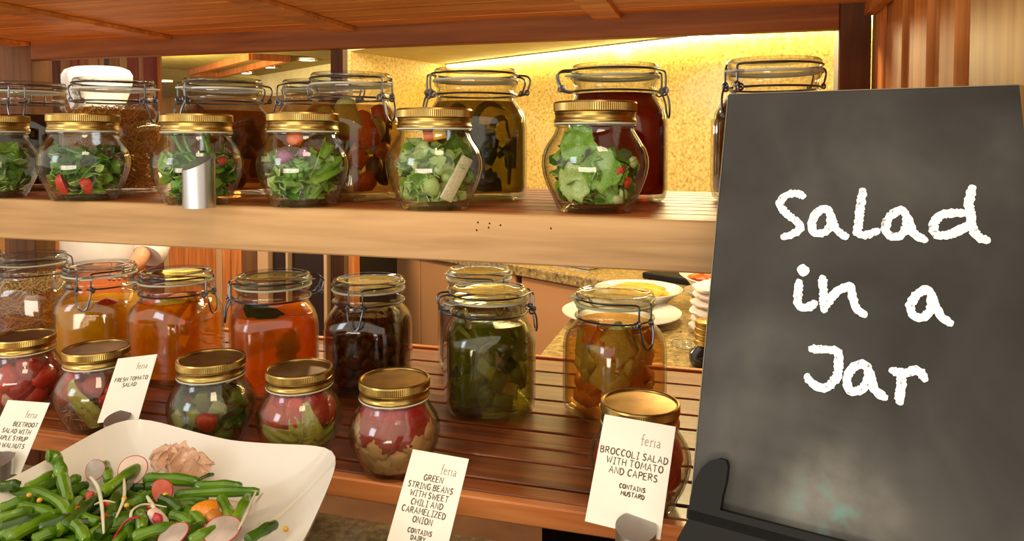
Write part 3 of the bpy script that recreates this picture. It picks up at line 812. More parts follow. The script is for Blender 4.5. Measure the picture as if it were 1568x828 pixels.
put('wedge','tomato',.030,at(j,2,.85,.024),(.3,-.4,j.az),'red tomato wedge at the bottom middle of the second upper jar','tomato')
leafy('g291', 'jar behind the steel tube', (('leaf_mid',4),('leaf_dark',2)), .074,
      [('bean','bean',16,(.040,.058),'long green bean in the jar behind the steel tube','green bean')])
j = JARS['g291']
put('cube','tomato',.014,at(j,42,.82,.062),(.3,.2,j.az),'small red tomato piece in the jar behind the steel tube','tomato')
for q in (-50,-32,-12,18,40):
    put('bean','bean',.05,at(j,q,.62,.082),(pi/2,radians(70+q*.3),j.az+pi/2),'green bean standing above the rest behind the steel tube','green bean','upright beans in the jar behind the steel tube',var=abs(q) % 4)
leafy('g465', 'jar of frilly lettuce and peas', (('leaf_mid',3),), .078,
      [('frill','leaf_mid',7,(.034,.048),'frilly green lettuce leaf in the jar of lettuce and peas','leaf')])
j = JARS['g465']
for i in range(7):
    put('ball','bean',.0085,at(j,-22+9*(i % 4),.93,.052-.008*(i//4)),(0,0,0),'small green pea behind the glass of the frilly lettuce jar','pea','peas in the frilly lettuce jar')
put('chunk','purple_onion',.022,at(j,-30,.86,.070),(0,.4,1),'purple onion piece left in the frilly lettuce jar','onion')
put('chunk','purple_onion',.018,at(j,2,.88,.074),(0,.4,2),'purple onion piece in the middle of the frilly lettuce jar','onion')
put('chunk','carrot',.026,at(j,-18,.70,.092),(0,.4,2),'orange carrot piece on top in the frilly lettuce jar','carrot')
put('frill','leaf_mid',.056,at(j,38,.74,.056),(pi/2,-.7,j.az+radians(38)+pi/2),'large frilly leaf on the right of the frilly lettuce jar','leaf',var=1)
leafy('g665', 'jar with the slanted white stalk', (('leaf_pale',8),('leaf_mid',2)), .086,
      [('chunk','leaf_pale',7,(.020,.028),'pale chopped lettuce heart in the jar with the slanted stalk','lettuce')], coremats=('leaf_pale','leaf_mid'))
j = JARS['g665']
put('stick','onion_white',.060,at(j,36,.90,.040),(pi/2,radians(-68),j.az+radians(30)+pi/2),'white stalk slanting across the pale lettuce jar','stalk',sc=(1,1.3,1))
put('leaf','leaf_dark',.050,at(j,42,.74,.076),(pi/2+.3,.4,j.az+radians(36)+pi/2),'dark leaf above the white stalk in the pale lettuce jar','leaf',var=2)
put('cube','corn',.020,at(j,12,.7,.097),(.2,.1,j.az),'yellow pepper cube near the top of the pale lettuce jar','pepper')
put('cube','carrot',.016,at(j,-14,.7,.095),(.2,.6,j.az),'orange pepper cube near the top of the pale lettuce jar','pepper')
leafy('g912', 'rightmost upper gold-lidded jar', (('leaf_mid',6),('leaf_dark',5)), .070, (), coremats=('leaf_mid','leaf_dark'))
j = JARS['g912']
put('leaf','leaf_mid',.062,at(j,-24,.72,.078),(pi/2+.1,.5,j.az+radians(-20)+pi/2),'broad upright leaf in the rightmost upper gold-lidded jar','leaf',var=0)
put('leaf','leaf_mid',.058,at(j,12,.80,.050),(pi/2,.2,j.az+pi/2),'broad leaf low in the rightmost upper gold-lidded jar','leaf',var=1)
put('leaf','leaf_pale',.054,at(j,-28,.80,.036),(pi/2,-.3,j.az-.4+pi/2),'pale leaf low left in the rightmost upper gold-lidded jar','leaf',var=3)
put('cube','tomato',.013,at(j,34,.92,.050),(.2,.1,j.az),'upper red pepper cube in the rightmost upper gold-lidded jar','pepper')
put('cube','tomato',.011,at(j,50,.9,.036),(.2,.6,j.az),'lower red pepper cube in the rightmost upper gold-lidded jar','pepper')
for q, h in ((52,.022),(60,.058),(44,.016)):
    put('chunk','celery',.016,at(j,q,.86,h),(q,.6,1),'pale cucumber piece in the rightmost upper gold-lidded jar','cucumber','cucumber pieces in the rightmost upper jar')

# lower front row ---------------------------------------------------
def tomatoes(key, where, n, sz, mats=('tomato_deep','tomato'), h0=.02, h1=.08):
    scatter(key, [('chunk', m, n//len(mats)+1, sz, 'red tomato piece in the '+where, 'tomato', 'tomato_piece') for m in mats], 'tomato pieces in the '+where, h0, h1, (.7, .95))
core('l40', ('tomato','tomato_cut','tomato_deep'), .07, 'chopped tomato filling the jar above the beetroot card')
tomatoes('l40', 'jar above the beetroot card', 8, (.042,.052))
j = JARS['l40']
put('wedge','tomato_cut',.034,at(j,25,.8,.078),(.4,.9,j.az),'pale cut tomato wedge in the jar above the beetroot card','tomato')
put('chunk','radish_flesh',.026,at(j,-35,.86,.030),(.4,.9,j.az),'pale pink radish piece in the jar above the beetroot card','radish')
core('l145', ('kraut','tomato_cut','brown_piece'), .05, 'shredded slaw in the jar left of the tomato salad card', kinds='shred', n=420, size=.026)
core('l145', ('tomato_deep','tomato'), .078, 'chopped tomato in the jar left of the tomato salad card', n=90)
tomatoes('l145', 'jar left of the tomato salad card', 5, (.038,.046), h0=.05, h1=.085)
j = JARS['l145']
put('frill','frill',.085,at(j,-22,1.0,.052),(pi/2,radians(48),j.az+radians(-24)+pi/2),'pale frilly celery heart in the jar left of the tomato salad card','celery',sc=(1,.55,.8),var=2)
core('l320', ('leaf_dark','pickle','brown_piece'), .082, 'chopped dark greens filling the jar behind the white bowl')
scatter('l320', [('leaf','leaf_dark',6,(.034,.044),'dark leaf in the jar behind the white bowl','leaf'),('cube','pickle',5,(.022,.028),'olive-green pickle slice in the jar behind the white bowl','pickle'),('cube','pickle_pale',3,(.022,.028),'pale pickle slice in the jar behind the white bowl','pickle')], 'pieces in the jar behind the white bowl', .02, .082, (.7,.9))
j = JARS['l320']
put('chunk','tomato',.032,at(j,-8,.88,.048),(.2,.2,j.az),'red tomato piece in the middle of the dark greens jar','tomato')
core('l460', ('tomato_deep','frill','leaf_pale'), .070, 'chopped lettuce and tomato in the frilly yellow lettuce jar')
tomatoes('l460', 'frilly yellow lettuce jar', 7, (.050,.060), h0=.060, h1=.082)
j = JARS['l460']
for q, h, s_, r_ in ((-38,.042,.050,.3), (0,.040,.052,1.2), (14,.060,.046,1.4), (40,.030,.042,-.4), (-10,.022,.048,0.1)):
    put('frill','frill',s_*1.2,at(j,q,1.0,h),(pi/2,r_,j.az+radians(q)+pi/2),'frilly yellow-green lettuce leaf between tomatoes','leaf','frilly leaves in the tomato and lettuce jar',sc=(1,.8,1))
core('l603', ('cauli','kraut'), .052, 'crumbled cauliflower in the jar behind the string bean card')
tomatoes('l603', 'jar behind the string bean card', 7, (.056,.068), ('tomato_deep','tomato_deep'), .062, .084)
j = JARS['l603']
for q, h in ((-62,.06),(-48,.034),(-28,.022),(34,.050),(50,.036),(10,.030),(62,.06),(20,.018),(-75,.072),(-5,.020),(70,.040),(-30,.046)):
    put('floret','cauli',.034,at(j,q,.84,h),(q,.4,1),'pale cauliflower floret below the tomatoes','cauliflower','cauliflower florets behind the string bean card')
put('chunk','purple_onion',.022,at(j,18,.9,.030),(.2,.1,1),'small purple piece in the cauliflower and tomato jar','onion')
core('l983', ('cauli','tomato_cut','leaf_pale'), .075, 'chopped salad filling the jar behind the broccoli salad card')
tomatoes('l983', 'jar behind the broccoli salad card', 9, (.044,.054), h0=.03, h1=.08)

for k_, c_, b_ in (('l40',(.95,.86,.80,1),S(206,150,130)),('l145',(.95,.88,.80,1),S(206,160,120)),('l320',(.90,.90,.78,1),S(150,130,70)),('l460',(.95,.88,.78,1),S(196,150,90)),('l603',(.95,.88,.80,1),S(206,160,120)),('l983',(.95,.88,.80,1),S(206,150,110))):
    fluid(k_, 'dressing_'+k_, .086, c_, .10, b_, 'thin dressing in the '+{'l40':'jar above the beetroot card','l145':'jar left of the tomato salad card','l320':'jar of dark greens behind the bowl','l460':'jar of tomatoes and frilly lettuce','l603':'jar behind the string bean card','l983':'jar behind the broccoli salad card'}[k_])
# clip-top jars -------------------------------------------------------
fluid('c45','black_preserve',.140,(.02,.015,.02,1),.85,S(26,20,32),'near-black preserve filling the far left upper clip-top jar')
core('c180',('kraut','kraut_dark'),.150,'pale shredded cabbage filling the jar in front of the chef hat',kinds='shred',n=900,size=.04,fr=1.0,name='shredded_cabbage')
fluid('c180','cabbage_brine',.146,(.92,.74,.50,1),.18,S(190,140,80),'cloudy brine around the pale shredded cabbage')
fluid('c345','brown_brine',.146,(.62,.38,.14,1),.35,S(150,84,28),'brown brine in the clip-top jar second right of the chef hat')
scatter('c345',[('chunk','brown_piece',14,(.030,.042),'brown pickle piece in the jar second right of the chef hat','pickle','pickle_piece')],'brown pickle pieces in the upper clip-top jar',.02,.140,(.75,.95))
fluid('c540','pickle_brine',.150,(.78,.62,.34,1),.10,S(120,92,40),'thin brine in the jar of small onions and carrots')
scatter('c540',[('ball','onion_yellow',6,(.032,.042),'small pale onion in the mixed pickle jar','onion','pickled_onion'),('chunk','carrot',9,(.030,.044),'orange carrot piece in the mixed pickle jar','carrot','carrot_piece'),('stick','pickle',6,(.05,.07),'green stem in the mixed pickle jar','stem'),('chunk','brown_piece',5,(.03,.04),'brown pickle piece in the mixed pickle jar','pickle','pickle_piece')],'vegetables in the mixed pickle jar',.02,.145,(.8,1.0))
j = JARS['c540']
put('ball','onion_yellow',.046,at(j,-5,.82,.122),(0,0,0),'largest pale onion near the neck of the mixed pickle jar','onion',name='pickled_onion')
put('chunk','carrot',.050,at(j,26,.85,.100),(.3,1.2,0),'orange carrot piece right below the largest pickled onion','carrot',name='carrot_piece')
fluid('c725','dark_green_brine',.150,(.55,.48,.16,1),.22,S(84,76,24),'dark green brine in the left jar before the stone wall')
scatter('c725',[('leaf','dark_leaf',7,(.05,.07),'dark leaf in the left jar before the stone wall','leaf'),('strip','pickle',6,(.05,.07),'olive-green pickle strip in the left jar before the stone wall','pickle'),('strip','pickle_pale',3,(.05,.06),'pale pickle strip in the left jar before the stone wall','pickle')],'pickles in the left jar before the stone wall',.02,.128,(.8,1.0))
fluid('c950','deep_red_liquid',.158,(.40,.04,.01,1),.55,S(130,18,6),'deep red liquid filling the right jar before the stone wall')
fluid('c1185','brown_liquid',.150,(.35,.2,.08,1),.5,S(84,56,24),'brown liquid in the jar behind the chalkboard')
fluid('c450','pale_brine',.120,(.7,.5,.25,1),.3,S(150,100,50),'brine in the smaller half hidden upper jar')
fluid('L0','orange_brine',.150,(.8,.3,.05,1),.5,S(190,84,20),'orange brine in the far left lower jar')
core('L50',('kraut','kraut_dark','kraut'),.148,'shredded sauerkraut filling the clip-top jar',kinds='shred',n=1100,size=.042,fr=1.0,name='sauerkraut')
fluid('L50','kraut_brine',.125,(.92,.70,.42,1),.16,S(190,124,52),'amber brine around the sauerkraut')
fluid('L155','yellow_liquid',.128,(.96,.80,.18,1),.60,S(254,200,10),'clear yellow liquid around the lemon piece')
scatter('L155',[('chunk','pepper_orange',6,(.05,.06),'orange pepper piece in the yellow liquid jar','pepper','pepper_piece')],'orange pieces in the yellow liquid jar',.02,.07,(.8,.9))
j = JARS['L155']
put('ball','pepper_yellow',.088,at(j,-30,.42,.086),(.2,.2,.3),'large lemon-yellow piece left in the yellow liquid jar','lemon',name='lemon_piece',var=1)
put('chunk','pepper_red',.078,at(j,30,.66,.098),(.2,.8,.3),'dark red piece right in the yellow liquid jar','pepper',name='pepper_piece',var=0)
put('chunk','pepper_orange',.07,at(j,10,.70,.045),(.2,.8,.3),'large orange piece low in the yellow liquid jar','pepper',name='pepper_piece',var=2)
fluid('L275','orange_pepper_brine',.146,(.97,.68,.16,1),.58,S(252,160,18),'orange brine around the pepper strips')
scatter('L275',[('strip','pepper_orange',16,(.07,.095),'orange pepper strip in its brine','pepper','pepper_strip'),('strip','pepper_yellow',11,(.07,.095),'yellow pepper strip in orange brine','pepper','pepper_strip'),('chunk','carrot',5,(.05,.06),'orange pepper lump in its brine','pepper','pepper_piece')],'pepper strips in the orange clip-top jar',.02,.138,(.8,1.0))
fluid('L425','orange_puree',.136,(.95,.5,.10,1),.80,S(252,138,18),'orange-red puree filling the clip-top jar with one dark leaf')
j = JARS['L425']
put('leaf','dark_leaf',.062,at(j,22,.985,.086),(pi/2,radians(-72),j.az+radians(22)+pi/2),'dark leaf pressed against the glass of the orange-red puree jar','leaf',var=3,sc=(1,.9,.15))
put('leaf','dark_leaf',.090,at(j,-26,.88,.142),(.35,.1,j.az+radians(-20)+pi/2),'dark leaf lying on top of the orange-red puree','leaf',var=2,sc=(1,.7,.2))
put('chunk','tomato',.07,at(j,-42,.72,.098),(.2,.1,.6),'red pepper lump left in the orange-red puree','pepper',name='pepper_piece')
fluid('L570','olive_brine',.142,(.70,.46,.26,1),.12,S(90,50,22),'dark brine around the brown olives')
j = JARS['L570']; k = 0
for lv in range(7):
    for i in range(9):
        a = -96+24*i+(12 if lv % 2 else 0)
        h = .022+lv*.0185+rnd.uniform(-.003, .003)
        put('olive','olive',rnd.uniform(.023,.029),at(j,a+rnd.uniform(-4,4),.86,h),(rnd.uniform(-3,3),rnd.uniform(-3,3),0),'brown olive in the packed olive jar','olive','olives in the packed clip-top jar')
core('L570',('olive','brown_piece'),.14,'tightly packed olives in the middle of the olive jar',n=260,size=.03,fr=.75,name='packed_olives')
fluid('L745','green_brine',.146,(.82,.80,.42,1),.12,S(126,118,34),'olive-green brine around the green pickle pieces')
scatter('L745',[('cube','pickle',11,(.034,.048),'olive-green pickle piece in the middle clip-top jar','pickle','pickle_piece'),('chunk','pickle',8,(.036,.05),'rounded green pickle piece in the middle clip-top jar','pickle','pickle_piece'),('strip','pickle_pale',5,(.04,.055),'pale pickle strip in the middle clip-top jar','pickle','pickle_strip'),('leaf','dark_leaf',3,(.04,.055),'dark leaf in the middle clip-top jar','leaf')],'pickles in the middle clip-top jar',.02,.138,(.82,1.0))
j = JARS['L745']
put('ring','pickle_pale',.046,at(j,6,.92,.100),(pi/2,radians(-80),j.az+pi/2),'pale curved rind near the middle of the green pickle jar','pickle',name='pickle_strip')
put('cube','pickle_pale',.034,at(j,-4,.9,.084),(.2,.6,.4),'pale pickle cube below the curved rind','pickle',name='pickle_piece')
fluid('L735','dim_brine',.140,(.5,.4,.15,1),.4,S(110,80,24),'brine in the hidden jar behind the green pickles')
fluid('L937','amber_syrup',.152,(.95,.74,.42,1),.10,S(206,124,44),'amber syrup around the melon cubes')
scatter('L937',[('cube','melon',10,(.036,.046),'pale green melon cube in amber syrup','melon','melon_cube'),('cube','amber_piece',9,(.034,.044),'amber melon cube in syrup','melon','melon_cube'),('chunk','amber_piece',5,(.03,.045),'amber melon lump in syrup','melon','melon_piece')],'melon cubes in the amber jar',.02,.142,(.78,.95))
j = JARS['L937']
put('cube','melon',.070,at(j,-4,.88,.118),(pi/2,radians(-38),j.az+pi/2),'largest pale melon cube near the top of the amber jar','melon',name='melon_cube',var=1,sc=(1,1,.45))
put('cube','melon',.044,at(j,-14,.92,.072),(pi/2,radians(30),j.az+pi/2),'pale melon cube below the largest one in the amber jar','melon',name='melon_cube',var=2,sc=(1,1,.5))
put('cube','amber_piece',.038,at(j,26,.94,.066),(pi/2,radians(0),j.az+.3+pi/2),'square amber melon cube low right in the amber jar','melon',name='melon_cube',var=0,sc=(1,1,.5))

# measured shapes, in metres
BEANS= [[[-0.7330, 0.5750, 1.0520], [-0.7180, 0.5850, 1.0500]], [[-0.7444, 0.6015, 1.0382], [-0.7503, 0.6395, 1.0382]], [[-0.7235, 0.5958, 1.0394], [-0.7248, 0.6408, 1.0394]], [[-0.7049, 0.5956, 1.0406], [-0.7043, 0.6241, 1.0406]], [[-0.7200, 0.6190, 1.0680], [-0.7160, 0.6250, 1.0620], [-0.7080, 0.6250, 1.0500], [-0.6926, 0.6152, 1.0418], [-0.6508, 0.5839, 1.0418]], [[-0.6986, 0.6239, 1.037], [-0.696, 0.6377, 1.037]], [[-0.6741, 0.6066, 1.0382], [-0.6722, 0.6258, 1.0382]], [[-0.7389, 0.5791, 1.0394], [-0.7079, 0.5912, 1.0394], [-0.6594, 0.5806, 1.0394], [-0.6285, 0.565, 1.0394]], [[-0.709, 0.5553, 1.0406], [-0.7, 0.5792, 1.0406]], [[-0.6708, 0.5249, 1.0418], [-0.6522, 0.5533, 1.0418]], [[-0.6556, 0.5166, 1.037], [-0.6492, 0.5745, 1.037]], [[-0.616, 0.5403, 1.0382], [-0.6541, 0.6005, 1.0382]], [[-0.6154, 0.5456, 1.0394], [-0.6357, 0.6063, 1.0394]], [[-0.6114, 0.5546, 1.0406], [-0.5745, 0.5336, 1.0406]], [[-0.6337, 0.6078, 1.0418], [-0.6455, 0.6795, 1.0418]], [[-0.5866, 0.5714, 1.037], [-0.6076, 0.6006, 1.037], [-0.6349, 0.649, 1.037]], [[-0.6953, 0.6732, 1.0382], [-0.6561, 0.6402, 1.0382]], [[-0.6195, 0.6548, 1.0394], [-0.5568, 0.6649, 1.0394]], [[-0.5583, 0.6668, 1.0406], [-0.5511, 0.6838, 1.0406]], [[-0.548, 0.6512, 1.0418], [-0.4999, 0.6653, 1.0418]], [[-0.5632, 0.637, 1.037], [-0.4801, 0.6689, 1.037]], [[-0.6052, 0.6422, 1.0382], [-0.5879, 0.6473, 1.0382]], [[-0.5087, 0.6419, 1.0394], [-0.4548, 0.5925, 1.0394]], [[-0.4628, 0.6031, 1.0406], [-0.4808, 0.6505, 1.0406]], [[-0.565, 0.619, 1.0418], [-0.5266, 0.6034, 1.0418]], [[-0.5332, 0.6138, 1.037], [-0.4941, 0.5958, 1.037]], [[-0.5349, 0.6, 1.0382], [-0.5032, 0.5908, 1.0382]], [[-0.4299, 0.578, 1.0394], [-0.4205, 0.6126, 1.0394]], [[-0.5644, 0.588, 1.0406], [-0.5399, 0.5654, 1.0406]], [[-0.5349, 0.5488, 1.0418], [-0.512, 0.5775, 1.0418]], [[-0.4932, 0.5699, 1.037], [-0.4935, 0.5921, 1.037]], [[-0.6272, 0.5226, 1.0382], [-0.6208, 0.5438, 1.0382]], [[-0.698, 0.5679, 1.0394], [-0.6447, 0.5629, 1.0394]], [[-0.6362, 0.5373, 1.0406], [-0.6204, 0.5676, 1.0406]], [[-0.6883, 0.5388, 1.0418], [-0.6722, 0.5609, 1.0418]], [[-0.6658, 0.5208, 1.037], [-0.6524, 0.5369, 1.037]], [[-0.5749, 0.5474, 1.0382], [-0.5893, 0.5814, 1.0382]], [[-0.4704, 0.5854, 1.0394], [-0.4819, 0.5628, 1.0394]]]
STRANDS= [[[-0.6716, 0.6306, 1.042], [-0.6421, 0.6125, 1.042], [-0.6061, 0.5825, 1.042], [-0.5619, 0.5417, 1.042]], [[-0.5549, 0.5671, 1.042], [-0.5687, 0.5839, 1.042], [-0.5656, 0.5971, 1.042], [-0.5404, 0.599, 1.042]], [[-0.6316, 0.6374, 1.042], [-0.597, 0.602, 1.042], [-0.5734, 0.5681, 1.042]], [[-0.4728, 0.6529, 1.042], [-0.455, 0.6131, 1.042], [-0.443, 0.5848, 1.042]], [[-0.4635, 0.6512, 1.042], [-0.4582, 0.6326, 1.042], [-0.4496, 0.6121, 1.042]], [[-0.6153, 0.5826, 1.042], [-0.6111, 0.5908, 1.042], [-0.5985, 0.5917, 1.042]], [[-0.5771, 0.6121, 1.042], [-0.5423, 0.5876, 1.042]]]
CHALK={'S': [(0.0737, 0.2734), (0.0698, 0.2751), (0.061, 0.2741), (0.0549, 0.2654), (0.0604, 0.2573), (0.0685, 0.2512), (0.0737, 0.2468), (0.0719, 0.2414), (0.0656, 0.2374), (0.0602, 0.2353)], 'a1': [(0.0976, 0.2569), (0.0931, 0.2625), (0.0855, 0.2574), (0.0828, 0.2473), (0.0864, 0.2406), (0.0942, 0.2423), (0.098, 0.2489), (0.0976, 0.2581), (0.1007, 0.2484), (0.1056, 0.2419), (0.1103, 0.2394)], 'l': [(0.1217, 0.28), (0.1204, 0.2639), (0.1192, 0.2439)], 'l2': [(0.1183, 0.2433), (0.1253, 0.2415), (0.1336, 0.2454)], 'a2': [(0.1553, 0.2601), (0.1509, 0.2643), (0.1438, 0.2594), (0.1402, 0.2498), (0.1434, 0.2422), (0.1511, 0.2428), (0.1556, 0.2502), (0.1563, 0.259), (0.1584, 0.2504), (0.1623, 0.2441), (0.1684, 0.2407)], 'd1': [(0.1969, 0.264), (0.1884, 0.264), (0.1794, 0.2614), (0.1746, 0.253), (0.177, 0.2456), (0.1865, 0.2463), (0.194, 0.251), (0.1997, 0.2545)], 'd2': [(0.2011, 0.2851), (0.199, 0.2732), (0.2001, 0.2599), (0.2028, 0.2495), (0.2063, 0.245), (0.211, 0.2433)], 'i1': [(0.0783, 0.2072), (0.0788, 0.2067)], 'i2': [(0.0757, 0.1968), (0.0753, 0.1866), (0.0763, 0.1777), (0.0833, 0.1758), (0.0888, 0.1803)], 'n1': [(0.0943, 0.202), (0.0955, 0.1888), (0.0967, 0.1757)], 'n2': [(0.0976, 0.1791), (0.1041, 0.1897), (0.1128, 0.1967), (0.1163, 0.1965), (0.1188, 0.1859), (0.1215, 0.1797), (0.1271, 0.1756)], 'a3': [(0.1754, 0.1949), (0.1712, 0.2007), (0.1645, 0.1958), (0.1602, 0.1869), (0.1627, 0.1784), (0.1699, 0.1788), (0.1747, 0.186), (0.1749, 0.1959), (0.1778, 0.1874), (0.1815, 0.1807), (0.1873, 0.1764)], 'j1': [(0.0889, 0.1421), (0.0975, 0.1428), (0.1079, 0.1432), (0.1098, 0.1366), (0.1094, 0.1235), (0.1039, 0.1148), (0.0981, 0.1117), (0.0909, 0.1147), (0.0866, 0.1187)], 'a4': [(0.1322, 0.1318), (0.1277, 0.1363), (0.1203, 0.131), (0.1168, 0.1231), (0.1196, 0.1138), (0.1272, 0.1151), (0.1317, 0.1215), (0.1327, 0.1309), (0.1349, 0.1225), (0.1384, 0.1161), (0.1441, 0.1125)], 'r1': [(0.1549, 0.1344), (0.1556, 0.1235), (0.1547, 0.1114)], 'r2': [(0.1494, 0.134), (0.1576, 0.1328), (0.1643, 0.1369), (0.1688, 0.1356), (0.1711, 0.1316)]}
# ------------------------------------------------------------------ lettering (hand-drawn strokes)
GLY = {
'A':(4,[[(0,0),(1.9,6),(3.9,0)],[(.7,2.2),(3.2,2.2)]]),'B':(3.6,[[(0,0),(.1,6),(2.4,5.8),(3,4.8),(2.2,3.4),(.3,3.1)],[(2.2,3.4),(3.4,2),(2.8,.5),(0,0)]]),
'C':(3.6,[[(3.5,5),(2.4,6),(1,5.6),(0,3.4),(.5,.9),(1.9,0),(3.5,.8)]]),'D':(3.8,[[(.1,0),(.1,6),(2.2,5.5),(3.6,3.6),(3,1.2),(1.4,.1),(0,0)]]),
'E':(3.2,[[(3.1,6),(.1,5.8),(0,0),(3.2,.1)],[(.1,3.1),(2.6,3.2)]]),'G':(3.9,[[(3.5,5),(2.3,6),(.8,5.4),(0,3.2),(.6,.8),(2.1,0),(3.6,.8),(3.7,2.7),(2.2,2.7)]]),
'H':(3.6,[[(0,0),(.1,6)],[(3.5,0),(3.5,6)],[(0,3),(3.5,3.1)]]),'I':(2.2,[[(0,0),(2.2,0)],[(1.1,0),(1.1,6)],[(0,6),(2.2,6)]]),
'L':(3.1,[[(.1,6),(0,0),(3.1,.2)]]),'M':(4.6,[[(0,0),(.5,6),(2.3,2),(4.1,6),(4.6,0)]]),'N':(3.8,[[(0,0),(.1,6),(3.6,.1),(3.8,6)]]),
'O':(4,[[(2,6),(.5,5.2),(0,3),(.6,.8),(2.1,0),(3.6,1),(4,3.2),(3.3,5.3),(2,6)]]),'P':(3.2,[[(0,0),(.1,6),(2.3,5.9),(3.2,4.6),(2.4,3.2),(.1,2.8)]]),
'R':(3.6,[[(0,0),(.1,6),(2.3,5.9),(3.2,4.6),(2.4,3.2),(.1,2.8)],[(1.4,2.9),(3.6,0)]]),'S':(3.2,[[(3.1,5.4),(1.8,6),(.4,5.2),(.5,3.8),(2.6,2.6),(3.1,1.2),(1.8,0),(0,.6)]]),
'T':(3.8,[[(0,6),(3.8,5.9)],[(1.9,6),(1.8,0)]]),'U':(3.7,[[(.1,6),(0,1.5),(1.2,0),(2.8,.3),(3.6,1.8),(3.7,6)]]),
'W':(5,[[(0,6),(1.2,0),(2.5,4.4),(3.7,0),(5,6)]]),'Y':(3.6,[[(0,6),(1.8,3),(3.6,6)],[(1.8,3),(1.6,0)]]),'Z':(3.4,[[(.1,6),(3.3,5.9),(0,.1),(3.4,.2)]]),
'F':(3.1,[[(3.1,6),(.1,5.8),(0,0)],[(.1,3.1),(2.5,3.2)]]),':':(.8,[[(.3,1),(.5,1.1)],[(.3,3.4),(.5,3.5)]]),
'f':(2.0,[[(2.6,7.0),(1.7,7.4),(1.1,6.4),(1.0,0)],[(.1,4.0),(2.2,4.0)],[(.4,0),(1.8,0)]]),'e':(2.6,[[(.2,2.3),(2.5,2.4),(2.2,3.7),(1.2,4.1),(.2,3.1),(.2,1),(1.2,0),(2.5,.8)]]),
'r':(2.0,[[(.4,4),(.6,0)],[(.6,2.8),(1.4,4),(2.2,3.8)],[(.1,0),(1.3,0)]]),'i':(1.0,[[(.2,4),(.5,4),(.5,0)],[(.1,0),(1.0,0)],[(.5,5.4),(.55,5.6)]]),
'a':(2.6,[[(.4,3.6),(1.4,4.1),(2.1,3.4),(2.1,.4),(2.7,0)],[(2.1,2.3),(.6,1.9),(.1,.9),(.8,0),(2.1,.8)]])}
def ribbon(m, pts, w, y, rough=0.0, R=None, th=.00012, rise=0.0):
    """flat stroke with a little thickness in the local XZ plane, facing -Y"""
    P = [Vector((p[0], p[1])) for p in pts]; n = len(P); base = len(m.v); R = R or random.Random(3)
    for i in range(n):
        a = P[max(0, i-1)]; b = P[min(n-1, i+1)]; t = (b-a)
        t = t.normalized() if t.length > 1e-9 else Vector((1, 0)); q = Vector((-t.y, t.x))
        e = .62 if i in (0, n-1) else 1
        w1 = w*.5*e*(1+rough*R.uniform(-1, 1)); w2 = w*.5*e*(1+rough*R.uniform(-1, 1))
        A, B = P[i]+q*w1, P[i]-q*w2
        y -= rise
        m.v += [(A.x, y, A.y), (B.x, y, B.y), (A.x, y+th*3, A.y), (B.x, y+th*3, B.y)]
    for i in range(n-1):
        k = base+i*4
        m.f += [(k, k+1, k+5, k+4), (k, k+4, k+6, k+2), (k+1, k+3, k+7, k+5)]
    m.f += [(base, base+2, base+3, base+1), (base+n*4-4, base+n*4-3, base+n*4-1, base+n*4-2)]
def subdiv(pts, d):
    out = [Vector((pts[0][0], pts[0][1]))]
    for a, b in zip(pts, pts[1:]):
        a = Vector((a[0], a[1])); b = Vector((b[0], b[1])); k = max(1, int((b-a).length/d))
        for i in range(1, k+1): out.append(a.lerp(b, i/k))
    return out
def text_mesh(txt, cx, z, h, stroke, y, gap=1.35, seed=1, maxw=None):
    R = random.Random(seed+len(txt)); adv = 0; items = []
    for ch in txt:
        if ch == ' ': adv += 2.2; continue
        w, st = GLY[ch]; items.append((adv, st)); adv += w+gap
    adv -= gap; s = h/6
    if maxw: s = min(s, maxw/adv)
    m = MB(); x0 = cx-adv*s/2
    for ax, st in items:
        dz = R.uniform(-.25, .25); rt = R.uniform(-.05, .05)
        for pl in st:
            pts = [(x0+(ax+px+rt*pz)*s, z+(pz+dz)*s*(h/6)/s) for px, pz in pl]
            ribbon(m, pts, stroke, y)
    return m
# ------------------------------------------------------------------ card holders and cards
def tube_holder(name, loc, rz, label, R=.0195, lo=.052, hi=.074, sc=1):
    t = empty(name, loc, rz, sc); tag(t, label, 'card holder')
    seg = 40; m = MB(); ri = R-.0012
    top = lambda r, a: lo+(hi-lo)*(.5+.5*sin(a)*r/R)
    for r, f in ((R, None), (ri, None)):
        for k in range(seg):
            a = 2*pi*k/seg; m.v += [(r*cos(a), r*sin(a), 0 if r == R else .002), (r*cos(a), r*sin(a), top(r, a))]
    o = seg*2
    for k in range(seg):
        l = (k+1) % seg
        m.f += [(2*k, 2*l, 2*l+1, 2*k+1), (o+2*l, o+2*k, o+2*k+1, o+2*l+1), (2*l, 2*k, o+2*k, o+2*l)]
    m.f = [q for q in m.f if max(q) < seg*2]; m.v = m.v[:seg*2]
    m.f.append(tuple(2*k+1 for k in range(seg)))
    m.build('tube', M['steel'], t, angle=40)
    MB().lathe([(0,0),(ri,0),(ri,.003),(0,.003)], 32).build('base_disc', M['steel'], t, angle=40)
    return t
def card(loc, X, U, w, h, label, lines, hsc=1.0):
    X = Vector(X).normalized(); U = Vector(U); U = (U-X*U.dot(X)).normalized(); Y = U.cross(X)
    t = empty('menu_card'); t.matrix_world = Matrix(((X.x, Y.x, U.x, loc[0]), (X.y, Y.y, U.y, loc[1]), (X.z, Y.z, U.z, loc[2]), (0,0,0,1)))
    tag(t, label, 'card', 'menu cards in slanted steel tubes')
    MB().box(-w/2, w/2, 0, .0007, 0, h, .0002).build('paper', M['card'], t, False)
    for txt, fx, v, hh, light in lines:
        big = text_mesh(txt, w*fx, h*(1-v)-hh*w*.5, hh*w, .015*w if not light else .009*w, -.0004, .95 if light else 1.5, len(txt), .97*w)
        big.build('lettering', M['ink_light' if light else 'ink'], t, False)
    return t
LH = .084; SH_ = .062
